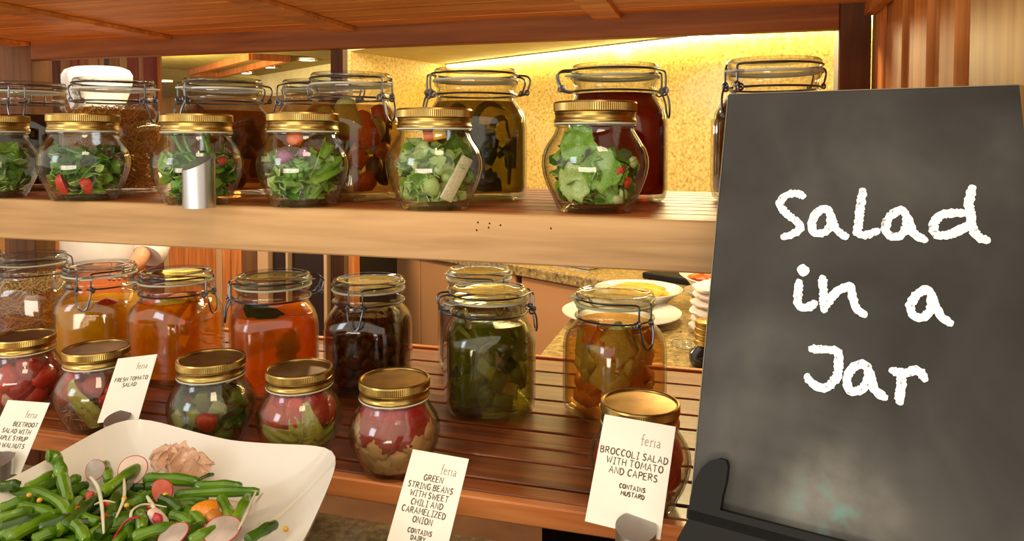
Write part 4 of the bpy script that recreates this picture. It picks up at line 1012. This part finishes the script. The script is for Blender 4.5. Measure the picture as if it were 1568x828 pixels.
card((-.0868,.6862,1.0455), (.9811,-.1933,.0091), (.0993,.543,.8339), .076, .105, 'white card in a steel tube reading broccoli salad with tomato and capers',
  [('feria',.20,.185,.115,True),('BROCCOLI SALAD',0,.33,LH,False),('WITH TOMATO',.03,.415,LH,False),('AND CAPERS',.03,.50,LH,False),('CONTAINS:',.06,.625,SH_*.85,False),('MUSTARD',.07,.685,SH_*.85,False)])
tube_holder('card_holder', (-.0720,.6780,.9655), .15, 'slanted steel tube holding the broccoli salad card', hi=.094, lo=.086)
card((-.2880,.6510,1.0115), (.9906,-.1346,.0242), (.0595,.5833,.81), .0684, .0945, 'white card reading green string beans with sweet chili and caramelized onion',
  [('feria',.22,.165,.115,True),('GREEN',.0,.27,LH,False),('STRING BEANS',-.02,.36,LH,False),('WITH SWEET',.0,.445,LH,False),('CHILI AND',.0,.53,LH,False),('CARAMELIZED',-.02,.615,LH,False),('ONION',.0,.70,LH,False),('CONTAINS',.0,.81,SH_,False),('DAIRY',.0,.875,SH_,False)])
tube_holder('card_holder', (-.2860,.6560,.9655), .1, 'slanted steel tube holding the green string beans card', hi=.050, lo=.036, R=.0165)
card((-.7760,.7740,1.0435), (.9842,.0711,.1619), (-.1727,.5832,.7938), .0655, .0905, 'white card reading fresh tomato salad behind the bowl corner',
  [('feria',.20,.17,.115,True),('FRESH TOMATO',.02,.36,LH,False),('SALAD',.02,.45,LH,False)])
tube_holder('card_holder', (-.7700,.7680,.9655), .1, 'slanted steel tube holding the fresh tomato salad card', hi=.090, lo=.080, R=.0165)
card((-.8880,.6937,.9940), (.9941,.1084,.0014), (-.0612,.5505,.8326), .0653, .0903, 'white card reading beetroot salad with maple syrup and walnuts, leftmost of all',
  [('feria',.20,.19,.115,True),('BEETROOT',.16,.33,LH,False),('SALAD WITH',.02,.43,LH,False),('MAPLE SYRUP',-.02,.53,LH,False),('AND WALNUTS',-.04,.63,LH,False),('CONTAINS:',.04,.74,SH_*.85,False),('NUTS',.04,.80,SH_*.85,False)])
tube_holder('card_holder', (-.8790,.6860,.9655), .1, 'slanted steel tube holding the beetroot salad card', hi=.053, lo=.045, R=.0185)
t = tube_holder('empty_card_holder', (-.6390,.7930-.02,1.336), radians(-25), 'empty slanted steel tube on the edge of the upper shelf', R=.0200, lo=.048, hi=.070)

# ------------------------------------------------------------------ chalkboard
hb = Vector((.9671,-.2543,0)).normalized(); ub = Vector((.0744,.2828,.9563)); nb = hb.cross(ub)
BL = Vector((-.0201,.6282,-.3087))+CAM
m, nt, b = new_mat('chalkboard_slate'); M['slate'] = m; L = nt.links
tc = nt.nodes.new('ShaderNodeTexCoord')
n = nt.nodes.new('ShaderNodeTexNoise'); n.inputs['Scale'].default_value = 9; n.inputs['Detail'].default_value = 6; n.inputs['Distortion'].default_value = .4
L.new(tc.outputs['Object'], n.inputs['Vector'])
r = ramp(nt, [(.35, S(46,45,43)), (.55, S(60,59,57)), (.75, S(78,77,74))]); L.new(n.outputs['Fac'], r.inputs[0])
def spotmask(cx, cz, rad, soft):
    vm = nt.nodes.new('ShaderNodeVectorMath'); vm.operation = 'DISTANCE'; vm.inputs[1].default_value = (cx, 0, cz)
    L.new(tc.outputs['Object'], vm.inputs[0])
    mr = nt.nodes.new('ShaderNodeMapRange'); mr.interpolation_type = 'SMOOTHSTEP'; mr.inputs['From Min'].default_value = rad+soft; mr.inputs['From Max'].default_value = rad
    L.new(vm.outputs['Value'], mr.inputs['Value']); return mr
def noisemul(mask, sc, lo, hi, k):
    n = nt.nodes.new('ShaderNodeTexNoise'); n.inputs['Scale'].default_value = sc; n.inputs['Detail'].default_value = 4
    L.new(tc.outputs['Object'], n.inputs['Vector'])
    mr = nt.nodes.new('ShaderNodeMapRange'); mr.inputs['From Min'].default_value = lo; mr.inputs['From Max'].default_value = hi; mr.inputs['To Max'].default_value = k
    L.new(n.outputs['Fac'], mr.inputs['Value'])
    mu = nt.nodes.new('ShaderNodeMath'); mu.operation = 'MULTIPLY'; L.new(mask.outputs[0], mu.inputs[0]); L.new(mr.outputs[0], mu.inputs[1]); return mu
cur = r.outputs[0]
for cx, cz, rad, soft, sc, lo, hi, k, col in ((.055,.075,.05,.07,14,.3,.75,.34,S(128,128,122)), (.115,.025,.02,.05,20,.3,.7,.5,S(150,148,140)), (.105,.018,.012,.026,55,.44,.66,.5,S(92,150,146)), (.30,.14,.06,.16,8,.3,.6,.5,S(34,33,32))):
    mk = noisemul(spotmask(cx, cz, rad, soft), sc, lo, hi, k)
    mx = nt.nodes.new('ShaderNodeMix'); mx.data_type = 'RGBA'; L.new(mk.outputs[0], mx.inputs[0]); L.new(cur, mx.inputs[6]); mx.inputs[7].default_value = col; cur = mx.outputs[2]
L.new(cur, b.inputs['Base Color']); b.inputs['Roughness'].default_value = .62; b.inputs['Specular IOR Level'].default_value = .25
cb_ = empty('chalkboard'); cb_.matrix_world = Matrix(((hb.x, -nb.x, ub.x, BL.x), (hb.y, -nb.y, ub.y, BL.y), (hb.z, -nb.z, ub.z, BL.z), (0,0,0,1)))
if nb.y > 0: pass
tag(cb_, 'chalkboard leaning back with white hand lettering, the words Salad in a Jar', 'chalkboard')
MB().box(0, .292, 0, .006, 0, .372, .0008).build('board_panel', M['slate'], cb_, False)
M['slate_edge'] = plain('board_edge', S(120,112,92), .6)
MB().box(-.0009, -.0001, .0005, .0055, .001, .371).build('edge_strip', M['slate_edge'], cb_, False)
MB().box(.0005, .2915, .0005, .0055, .3721, .3729).build('edge_strip', M['slate_edge'], cb_, False)
m, nt, b = new_mat('white_chalk'); M['chalk'] = m; L = nt.links
b.inputs['Roughness'].default_value = .9; b.inputs['Specular IOR Level'].default_value = .1
tc = nt.nodes.new('ShaderNodeTexCoord'); n = nt.nodes.new('ShaderNodeTexNoise'); n.inputs['Scale'].default_value = 300; n.inputs['Detail'].default_value = 2
L.new(tc.outputs['Object'], n.inputs['Vector']); r = ramp(nt, [(.28, S(150,150,148)), (.38, S(250,250,252))]); L.new(n.outputs['Fac'], r.inputs[0]); L.new(r.outputs[0], b.inputs['Base Color'])
RC = random.Random(11)
def chalk(keys, w=.0068):
    m = MB()
    for i, k in enumerate(keys):
        pts = smooth_path([(p[0], 0, p[1]) for p in CHALK[k]], 4)
        P = subdiv([(p.x, p.z) for p in pts], .0011)
        # heavier end caps
        if k != 'i1': ribbon(m, P, w, -.0006-.00005*i, .20, RC, rise=4e-6)
        for e in ((P[0], P[-1]) if k != 'i1' else (P[0],)):
            c = len(m.v); rr = w*(.46 if k != 'i1' else .80)
            m.v += [(e.x, -.00055-.00005*i, e.y)]+[(e.x+rr*RC.uniform(.8,1.1)*cos(q*pi/6), -.00055-.00005*i, e.y+rr*RC.uniform(.8,1.1)*sin(q*pi/6)) for q in range(12)]
            m.f += [(c, c+1+q, c+1+(q+1) % 12) for q in range(12)]
    m.build('chalk_letter', M['chalk'], cb_, False)
for ks in (('S',), ('a1',), ('l','l2'), ('a2',), ('d1','d2'), ('i2','i1'), ('n1','n2'), ('a3',), ('j1',), ('a4',), ('r1','r2')): chalk(ks)
# black easel whose scrolled lip holds the board
es = empty('board_stand'); es.matrix_world = cb_.matrix_world.copy()
tag(es, 'black metal stand with a curled lip holding the chalkboard', 'stand')
out = [(-.012,-.060),(-.006,-.030),(.0015,-.012),(.0015,.004),(.0035,.018),(.0085,.030),(.015,.0375),(.0225,.041),(.0285,.0405),(.0305,.036),(.0300,.024),(.0280,.012),(.0272,.0012)]
inn_ = [(.060,.0012),(.15,.0016),(.292,.002),(.292,-.030),(.18,-.035),(.10,-.040),(.05,-.060)]
pts = [(p[0], p[1]) for p in out+inn_]
def slab(pts, y0, y1):
    n = len(pts); return MB().add([(x, y0, z) for x, z in pts]+[(x, y1, z) for x, z in pts], [tuple(range(n)), tuple(range(2*n-1, n-1, -1))]+[(i, n+i, n+(i+1) % n, (i+1) % n) for i in range(n)])
slab(pts, -.010, -.0015).build('front_lip', M['black'], es, False)
MB().box(.0, .292, -.010, .020, -.012, -.0045).build('ledge', M['black'], es, False)
for x in (.05, .24):
    MB().tube([(x, .018, .30), (x, .012, -.006)], .004, 8).build('back_strut', M['black'], es)
BLz = BL.z-.9655
for x in (.02, .25):
    MB().tube([(x, .0, -.02), (x, .0+.02, -.075), (x, .06, -.124)], .006, 8).build('leg', M['black'], es)

# ------------------------------------------------------------------ white square bowl
bw = empty('square_bowl', (-.565, .590, .9655)); tag(bw, 'white square porcelain bowl with upturned corners full of green bean salad', 'bowl')
Cn = [Vector((-.7350,.750,0)), Vector((-.4130,.738,0)), Vector((-.3250,.44,0)), Vector((-.742,.43,0))]   # BL BR FR FL
O = Vector((-.565, .590, 0))
def bowl_pt(u, th, off=0.0):
    c, s = cos(th), sin(th); e = 2+5.5*u*u
    q = 1/((abs(c)**e+abs(s)**e)**(1/e)); X, Y = c*q*u, s*q*u
    a, b_ = (X+1)/2, (Y+1)/2
    P = (Cn[3]*(1-a)*(1-b_)+Cn[2]*a*(1-b_)+Cn[0]*(1-a)*b_+Cn[1]*a*b_)-O
    corner = (abs(X)*abs(Y))**1.5
    z = .026+.062*u**2.6+.016*corner*u
    if u < .35: z = .026+.062*.35**2.6*(u/.35)**2
    return (P.x, P.y, z+off)
m = MB(); NU, NT = 26, 96
for u_ in range(1, NU+1):
    for k in range(NT): m.v.append(bowl_pt(u_/NU, 2*pi*k/NT))
for u_ in range(NU, 0, -1):
    for k in range(NT):
        p = bowl_pt(u_/NU, 2*pi*k/NT); f = 1 if u_ < NU else .995
        m.v.append((p[0]*f, p[1]*f, max(.0, p[2]-.0052)))
for i in range(2*NU-1):
    for k in range(NT): m.f.append((i*NT+k, i*NT+(k+1) % NT, (i+1)*NT+(k+1) % NT, (i+1)*NT+k))
m.f.append(tuple(reversed(range(NT)))); m.f.append(tuple((2*NU-1)*NT+k for k in range(NT)))
m.build('bowl_shell', M['porcelain'], bw, angle=70)
foot = MB()
for zz in (0.0, .024):
    for k in range(48):
        p = bowl_pt(.38, 2*pi*k/48); foot.v.append((p[0], p[1], zz))
foot.f = [(k, (k+1) % 48, 48+(k+1) % 48, 48+k) for k in range(48)]+[tuple(reversed(range(48))), tuple(range(48, 96))]
foot.build('foot', M['porcelain'], bw, angle=50)
# bean salad
GB = 'green beans heaped in the white bowl'
def bean_obj(pts, r, mat, label, group):
    P = smooth_path([Vector(p) for p in pts], 5); o = P[len(P)//2].copy(); n = len(P)
    rr = [r*(1+.10*sin(i*1.3)) for i in range(n)]; rr[0] *= .72; rr[-1] *= .6
    m = MB().tube([p-o for p in P], rr, 10)
    return tag(m.build('green_bean', M[mat], None, loc=o), label, 'green bean', group)
def o0(b): return b[len(b)//2]
def zone(p): return 0 if p[0] < -.665 else 1 if p[0] < -.60 else 2 if p[0] < -.54 else 3
def BZ(p):
    w = ('at the left side of the heap near the bowl wall', 'left of the middle of the heap, around the pale onion strands', 'right of the middle of the heap, beside the red radish pieces', 'at the right side of the heap by the orange segment')[zone(p)]
    return ('upper green bean ' if p[2] > 1.0355 else 'green bean buried lower ')+w
def GZ(p): return GB+(', left side', ', left middle', ', right middle', ', right side')[zone(p)]+(' on top' if p[2] > 1.0355 else ' below')
LONG = {20:'long green bean reaching furthest right along the rim of the salad heap', 4:'bent green bean rising highest at the left back of the bowl', 27:'green bean lying alone on the bare white slope of the bowl', 14:'thick green bean with a round tip beside the radish slice', 17:'thick dark bean in front of the pinkish radish clump'}
for i, b_ in enumerate(BEANS):
    r = .0066 if i in (2,3,4,14,15,10,12,17) else .0055
    if i in (18,): r = .0022
    n = len(b_); pts = [(p[0], p[1], p[2]+(.0035 if 0 < k < n-1 else 0)) for k, p in enumerate(b_)]
    if n == 2: md = [(p+q)/2 for p, q in zip(*pts)]; md[2] += .002; md[0] += .0015; pts = [pts[0], tuple(md), pts[1]]
    bean_obj(pts, r, 'bean_bowl' if i % 3 else 'bean_bowl_dark', LONG.get(i, BZ(o0(b_))), None if i in LONG else GZ(o0(b_)))
R = random.Random(5)
for i in range(170):
    a = R.uniform(0, 2*pi); q = sqrt(R.random())
    cx, cy = -.610+.125*q*cos(a), .555+.095*q*sin(a); lay = R.random()
    z = 1.013+.021*lay+.004*(1-q)
    L_ = R.uniform(.028, .055); d = R.uniform(0, pi); dz = R.uniform(-.004, .004)
    p0 = (cx-cos(d)*L_/2, cy-sin(d)*L_/2, z-dz); p2 = (cx+cos(d)*L_/2, cy+sin(d)*L_/2, z+dz); p1 = (cx+R.uniform(-.003,.003), cy+R.uniform(-.003,.003), z+R.uniform(0,.003))
    bean_obj([p0, p1, p2], R.uniform(.0048, .0062), R.choice(('bean_bowl','bean_bowl_dark','bean_bowl')), BZ((cx, cy, z)), GZ((cx, cy, z)))
CUR[0] = None
GS = 'pale onion strands lying over the beans'
for i, s_ in enumerate(STRANDS):
    P = smooth_path([Vector((p[0], p[1], p[2]+.004)) for p in s_], 6); o = P[len(P)//2].copy(); n = len(P)
    mm = MB().tube([p-o for p in P], [.0022*(.55+.45*sin(pi*k/(n-1))) for k in range(n)], 8, flat=.6)
    tag(mm.build('onion_strand', M['onion_white' if i != 4 else 'radish_grey'], None, loc=o), 'thin pale onion strand lying over the beans', 'onion', GS)
def slice_obj(loc, r, rot, m1, m2, label, th=.0012, sc=(1,1,1)):
    t = empty('radish_slice', loc); t.rotation_euler = rot; t.scale = sc
    tag(t, label, 'radish')
    def wav(q, z, tt, k): return q*(1+.03*sin(tt*3))
    MB().lathe([(0,0),(r*.95,0),(r*.95,th),(0,th*1.4)], 36, mod=wav).build('flesh', M[m1], t, angle=50)
    MB().lathe([(r*.95,-.0001),(r,.0002),(r,th),(r*.95,th+.0001)], 36, True, mod=wav).build('skin', M[m2], t)
slice_obj((-.6452,.6640,1.042), .0165, (1.0,.05,.35), 'radish_flesh', 'radish_skin', 'large white radish slice with a pink rim at the back of the salad')
slice_obj((-.6817,.6476,1.045), .0115, (1.15,.35,.1), 'radish_grey', 'radish_skin', 'small greyish radish slice left of the large pink-rimmed one')
slice_obj((-.4612,.5833,1.042), .0175, (.35,.1,.2), 'radish_grey', 'radish_skin', 'grey crumpled radish slice at the bottom right of the salad')
slice_obj((-.5010,.5632,1.041), .0150, (.4,-.2,.2), 'radish_grey', 'radish_skin', 'brownish radish slice at the bottom edge left of the grey one')
slice_obj((-.5730,.6300,1.044), .0130, (1.45,.0,.1), 'tomato_cut', 'radish_skin', 'radish slice seen edge-on as a red line between beans')
for i, (dx, dy, dz, s_, v) in enumerate(((-.018,.004,.008,.030,0),(.0,.006,.006,.034,1),(.016,.002,.003,.036,2),(.026,-.006,-.002,.028,3),(-.004,-.004,.0,.032,1))):
    put('leaf','ginger',s_*1.35,(-.6023+dx,.6850+dy,1.041+dz),(.9,.25*i-.3,.4*i),'pinkish translucent pickled ginger slice behind the beans','ginger','pickled ginger clump at the back of the bowl','ginger_slice',var=v % 4,sc=(1,1,.7))
put('chunk','orange_flesh',.030,(-.5026,.6140,1.040),(.5,.2,.6),'orange fruit segment beside the long beans in the bowl','orange',None,'orange_segment',var=1,sc=(1,.9,.6))
put('chunk','amber_piece',.024,(-.4890,.6080,1.038),(.5,.8,.6),'darker orange piece just right of the orange fruit segment','orange',None,'orange_segment',var=2,sc=(1,.8,.6))
put('chunk','radish_flesh',.022,(-.5420,.5870,1.042),(.5,.8,.2),'pink and white radish chunk in the middle of the beans','radish',None,'radish_chunk',var=2,sc=(1.2,.7,.6))
put('chunk','radish_skin',.012,(-.5330,.5790,1.045),(.5,.8,.2),'small red radish tip beside the pink and white chunk','radish',None,'radish_chunk',var=3)
put('strip','tomato_deep',.030,(-.5496,.5575,1.042),(.2,-.6,1.2),'red pepper strip near the bottom edge of the bowl salad','pepper',None,'pepper_strip',var=1)
put('chunk','radish_flesh',.020,(-.4912,.6360,1.037),(.2,.3,1),'pink radish piece between two crossing beans at the right','radish',None,'radish_chunk',var=0,sc=(1,.8,.4))
put('chunk','tomato_cut',.022,(-.7367,.6480,1.034),(.2,.3,1),'pale orange-pink piece under the highest bean at the left','radish',None,'radish_chunk',var=1,sc=(1,.8,.5))
for i, (x, y, z) in enumerate(((-.6959,.5772,1.047),(-.676,.572,1.047),(-.5037,.5796,1.044),(-.4176,.6240,1.029),(-.596,.601,1.046),(-.582,.590,1.046),(-.559,.618,1.047))):
    put('ball','corn',.0055,(x,y,z),(0,0,i),'tiny yellow seed sprinkled over the bean salad','seed','yellow seeds on the bean salad','mustard_seed')
for i, (x, y) in enumerate(((-.607,.592),(-.625,.575),(-.590,.570),(-.560,.600),(-.640,.600))):
    put('chunk','tomato',.010,(x,y,1.043),(i,i,i),'small red chili bit between the green beans','chili','red chili bits in the bean salad','chili_bit')

# ------------------------------------------------------------------ plates on the near kitchen counter
def plate(loc, r, label, h=.022, name='plate', cat='plate', mat='porcelain', depth=.012, rot=(0,0,0)):
    m = MB().lathe([(0,.002),(r*.5,.002),(r*.52,0),(r*.58,0),(r*.60,.004),(r*.85,h*.75),(r,h),(r*.995,h+.003),(r*.84,h*.75+.005),(r*.6,h-depth+.004),(r*.5,h-depth),(0,h-depth)], 56)
    o = m.build(name, M[mat], None, loc=loc, angle=60); o.rotation_euler = rot; return tag(o, label, cat)
plate((-.262,2.03,.921), .168, 'flat white plate on the granite counter behind the melon jar')
plate((-.235,2.225,.921), .135, 'white plate of yellow food behind the flat empty plate', .05, depth=.03)
t = blob(3, 3, .3, 3); t.v = [(x*.085, y*.07, z*.02) for x, y, z in t.v]; o = t.build('yellow_food', M['corn'], None, loc=(-.235,2.225,.965)); tag(o, 'yellow food heaped on the white plate', 'food', None, 'stuff')
plate((.000,2.26,.921), .10, 'low white bowl supporting the tilted bowl of red food', .05, 'bowl', 'bowl', depth=.04)
plate((.010,2.24,.972), .125, 'upper white bowl of red-orange food at the edge of the chalkboard', .060, 'bowl', 'bowl', depth=.05, rot=(.12,.0,0))
t = blob(5, 3, .4, 3); t.v = [(x*.085, y*.08, z*.026) for x, y, z in t.v]; o = t.build('red_food', M['pepper_orange'], None, loc=(.012,2.24,1.017)); tag(o, 'red-orange food in the upper white bowl', 'food', None, 'stuff')
M['cloth'] = mottled('white_cloth', S(226,214,200), S(240,230,216), 10, .8)
t = empty('napkin_stack', (-.012,1.96,.921)); tag(t, 'stack of folded white napkins beside the chalkboard edge', 'napkins')
for i in range(6):
    m = blob(i+20, 3, .16, 1.6); m.v = [(x*.062*(1-.03*i)+.004*sin(i*2), y*.06, z*.016) for x, y, z in m.v]
    m.build('napkin', M['cloth'], t, loc=(.003*sin(i*3), 0, .014+.021*i))
t = empty('dark_jar', (-.020,1.665,.921)); tag(t, 'dark squat jar under the gold lids at the chalkboard edge', 'jar')
MB().lathe([(0,0),(.036,0),(.042,.01),(.040,.028),(.028,.040),(.026,.046),(0,.046)], 40).build('jar_body', M['berry'], t, angle=60)
for i in range(4):
    o = MB().lathe([(0,0),(.031,0),(.032,.002),(.031,.008),(.032,.011),(.030,.013),(0,.012)], 48).build('gold_lid', M['gold'], None, loc=(-.020+.001*i,1.665,.968+.0135*i), angle=50)
    tag(o, 'gold screw lid in the little stack by the chalkboard edge' if i < 3 else 'topmost gold screw lid of the little stack', 'lid', 'stack of gold screw lids')
o = MB().box(-.03,.03,-.04,.04,0,.001).build('paper_slip', M['card'], None, False, loc=(-.125,1.60,.921)); o.rotation_euler = (0,0,.6); tag(o, 'white paper slip on the granite behind the shelf rail', 'paper')
m = blob(31, 3, .5, 2.6); m.v = [(x*.035, y*.025, z*.012) for x, y, z in m.v]
o = m.build('plastic_bag', M['lid_glass'], None, loc=(-.075,1.76,.936)); tag(o, 'crumpled clear plastic bit on the granite near the gold lids', 'plastic')
# things on the back counter
t = empty('food_tray', (-.52,2.96,.921), rzW); tag(t, 'shallow tray of yellow food on the far granite counter', 'tray')
MB().box(-.16,.12,-.14,.10,0,.012,.002).build('tray', M['steel'], t, False)
MB().box(-.15,.11,-.13,.09,.012,.026,.006).build('yellow_filling', M['corn'], t, False)
t = empty('dark_tray', (-.02,2.67,.921), rzW); tag(t, 'long dark tray on the far granite counter behind the plates', 'tray')
MB().box(-.22,.5,-.12,.16,0,.022,.004).build('tray', M['black'], t, False)

# ------------------------------------------------------------------ the chef behind the shelf
M['jacket'] = mottled('white_jacket_cloth', S(214,204,190), S(232,224,212), 6, .8)
M['hat'] = mottled('white_hat_cloth', S(236,232,226), S(246,243,238), 7, .85)
M['skin'] = mottled('skin', S(184,124,88), S(204,146,108), 12, .5)
M['apron'] = plain('orange_apron', S(214,110,54), .8)
M['hair'] = plain('dark_hair', S(34,24,18), .6)
M['trousers'] = plain('dark_trousers', S(40,38,40), .8)
def skinned(name, verts, edges, mat, parent, lv=2):
    me = bpy.data.meshes.new(name); me.from_pydata([v[0] for v in verts], edges, []); me.update(); me.materials.append(mat)
    o = bpy.data.objects.new(name, me); C.objects.link(o); o.parent = parent
    md = o.modifiers.new('skin', 'SKIN'); md.use_smooth_shade = True
    sv = me.skin_vertices[0].data
    for i, v in enumerate(verts): sv[i].radius = (v[1], v[2] if len(v) > 2 else v[1])
    sv[0].use_root = True
    s = o.modifiers.new('subsurf', 'SUBSURF'); s.levels = lv; s.render_levels = lv
    return o
ch = empty('person', (-2.455, 2.38, 0), radians(25), .955); ch.rotation_euler = (0, 0, radians(28))
tag(ch, 'chef in a tall white hat and white jacket working behind the shelf', 'person')
# facing local -Y, right arm bent forward
skinned('body', [((0,0,.92),.13,.10),((0,0,1.10),.12,.09),((0,0,1.30),.14,.09),((0,0,1.42),.09,.07),((0,0,1.47),.052),((0,-.01,1.53),.055),
    ((.17,0,1.39),.055),((.23,-.02,1.12),.042),((.20,-.20,.985),.034),((.18,-.27,.975),.028),
    ((-.17,0,1.39),.055),((-.24,.0,1.12),.042),((-.20,-.18,.985),.034),((-.17,-.25,.975),.028),
    ((.09,0,.86),.085),((.10,-.01,.48),.06),((.10,.02,.09),.045),((-.09,0,.86),.085),((-.10,-.01,.48),.06),((-.10,.02,.09),.045)],
    [(0,1),(1,2),(2,3),(3,4),(4,5),(3,6),(6,7),(7,8),(8,9),(3,10),(10,11),(11,12),(12,13),(0,14),(14,15),(15,16),(0,17),(17,18),(18,19)], M['skin'], ch)
hd = blob(2, 3, .02, 1); vs = []
for x, y, z in hd.v:
    f = 1-.22*max(0, -z)**1.2
    yy = y*.098*f-(.016 if (abs(x) < .16 and y < -.8 and -.35 < z < .15) else 0)
    vs.append((x*.076*f, yy, z*.118))
hd.v = vs; hd.build('head', M['skin'], ch, loc=(0,-.015,1.575))
for s in (-1, 1):
    e = blob(1, 2, 0, 1); e.v = [(x*.011, y*.008, z*.007) for x, y, z in e.v]; e.build('eye', M['hair'], ch, loc=(s*.030,-.104,1.585))
    e = blob(1, 2, .1, 1); e.v = [(x*.010, y*.018, z*.030) for x, y, z in e.v]; e.build('ear', M['skin'], ch, loc=(s*.078,-.005,1.575))
e = blob(1, 2, 0, 1); e.v = [(x*.026, y*.008, z*.006) for x, y, z in e.v]; e.build('mouth', M['tomato_cut'], ch, loc=(0,-.098,1.522))
e = blob(4, 3, .05, 1); e.v = [(x*.081, y*.095+.012, max(z, -.45)*.10) for x, y, z in e.v]; e.build('hair', M['hair'], ch, loc=(0,.005,1.600))
# jacket over the body
skinned('jacket', [((0,0,.88),.185,.135),((0,0,1.05),.165,.12),((0,0,1.25),.18,.12),((0,0,1.40),.12,.09),((0,0,1.455),.075),
    ((.18,0,1.39),.075),((.245,-.02,1.12),.062),((.235,-.10,1.03),.058),((-.18,0,1.39),.075),((-.255,.0,1.12),.062),((-.235,-.09,1.03),.058)],
    [(0,1),(1,2),(2,3),(3,4),(3,5),(5,6),(6,7),(3,8),(8,9),(9,10)], M['jacket'], ch)
for s in (-1, 1):
    m = MB().tube([(s*.235,-.085,1.048),(s*.228,-.115,1.020),(s*.222,-.135,1.005)], [.066,.070,.060], 16); m.build('rolled_cuff', M['jacket'], ch)
m = MB().lathe([(.150,.55),(.172,.86),(.160,.94),(.150,.95),(.146,.94),(.150,.56)], 40, True); m.v = [(x*1.08, y*.86, z) for x, y, z in m.v]; m.build('apron', M['apron'], ch)
m = MB().lathe([(.15,.0+.86),(.17,.70),(.13,.40),(.11,.08),(.0,.08)], 32); m.v = [(x*1.05, y*.8, z) for x, y, z in m.v]; m.build('trousers', M['trousers'], ch)
for s in (-1, 1):
    base = Vector((s*.175,-.285,.972))
    m = blob(7, 2, .05, 1); m.v = [(x*.036, y*.045, z*.017) for x, y, z in m.v]; m.build('palm', M['skin'], ch, loc=base)
    for k in range(4):
        x = s*(-.026+.0175*k); L_ = (.060,.070,.066,.052)[k]
        MB().tube(smooth_path([(0,0,0),(0,-L_*.5,-.002),(0,-L_*.9,-.020)], 4), [.0085]*4+[.008]*4+[.006], 8).build('finger', M['skin'], ch, loc=base+Vector((x,-.036,.0)))
    MB().tube(smooth_path([(0,0,0),(-s*.02,-.03,-.004),(-s*.024,-.055,-.012)], 4), .0095, 8).build('thumb', M['skin'], ch, loc=base+Vector((-s*.026,.005,0)))
def pleat(q, z, t, k): return q*(1+.018*sin(t*14)*min(1, max(0, (z-.02)/.1)))
hm = MB().lathe([(.092,0),(.096,.0),(.098,.05),(.108,.09),(.124,.135),(.134,.175),(.134,.205),(.122,.226),(.095,.238),(.05,.243),(.0,.243)], 96, mod=pleat)
hm.v = [(x+.10*max(0, z-.10)*0, y, z+.05*x*max(0, z-.05)*4) for x, y, z in hm.v]
hm.build('chef_hat', M['hat'], ch, loc=(0,-.004,1.545+.02))
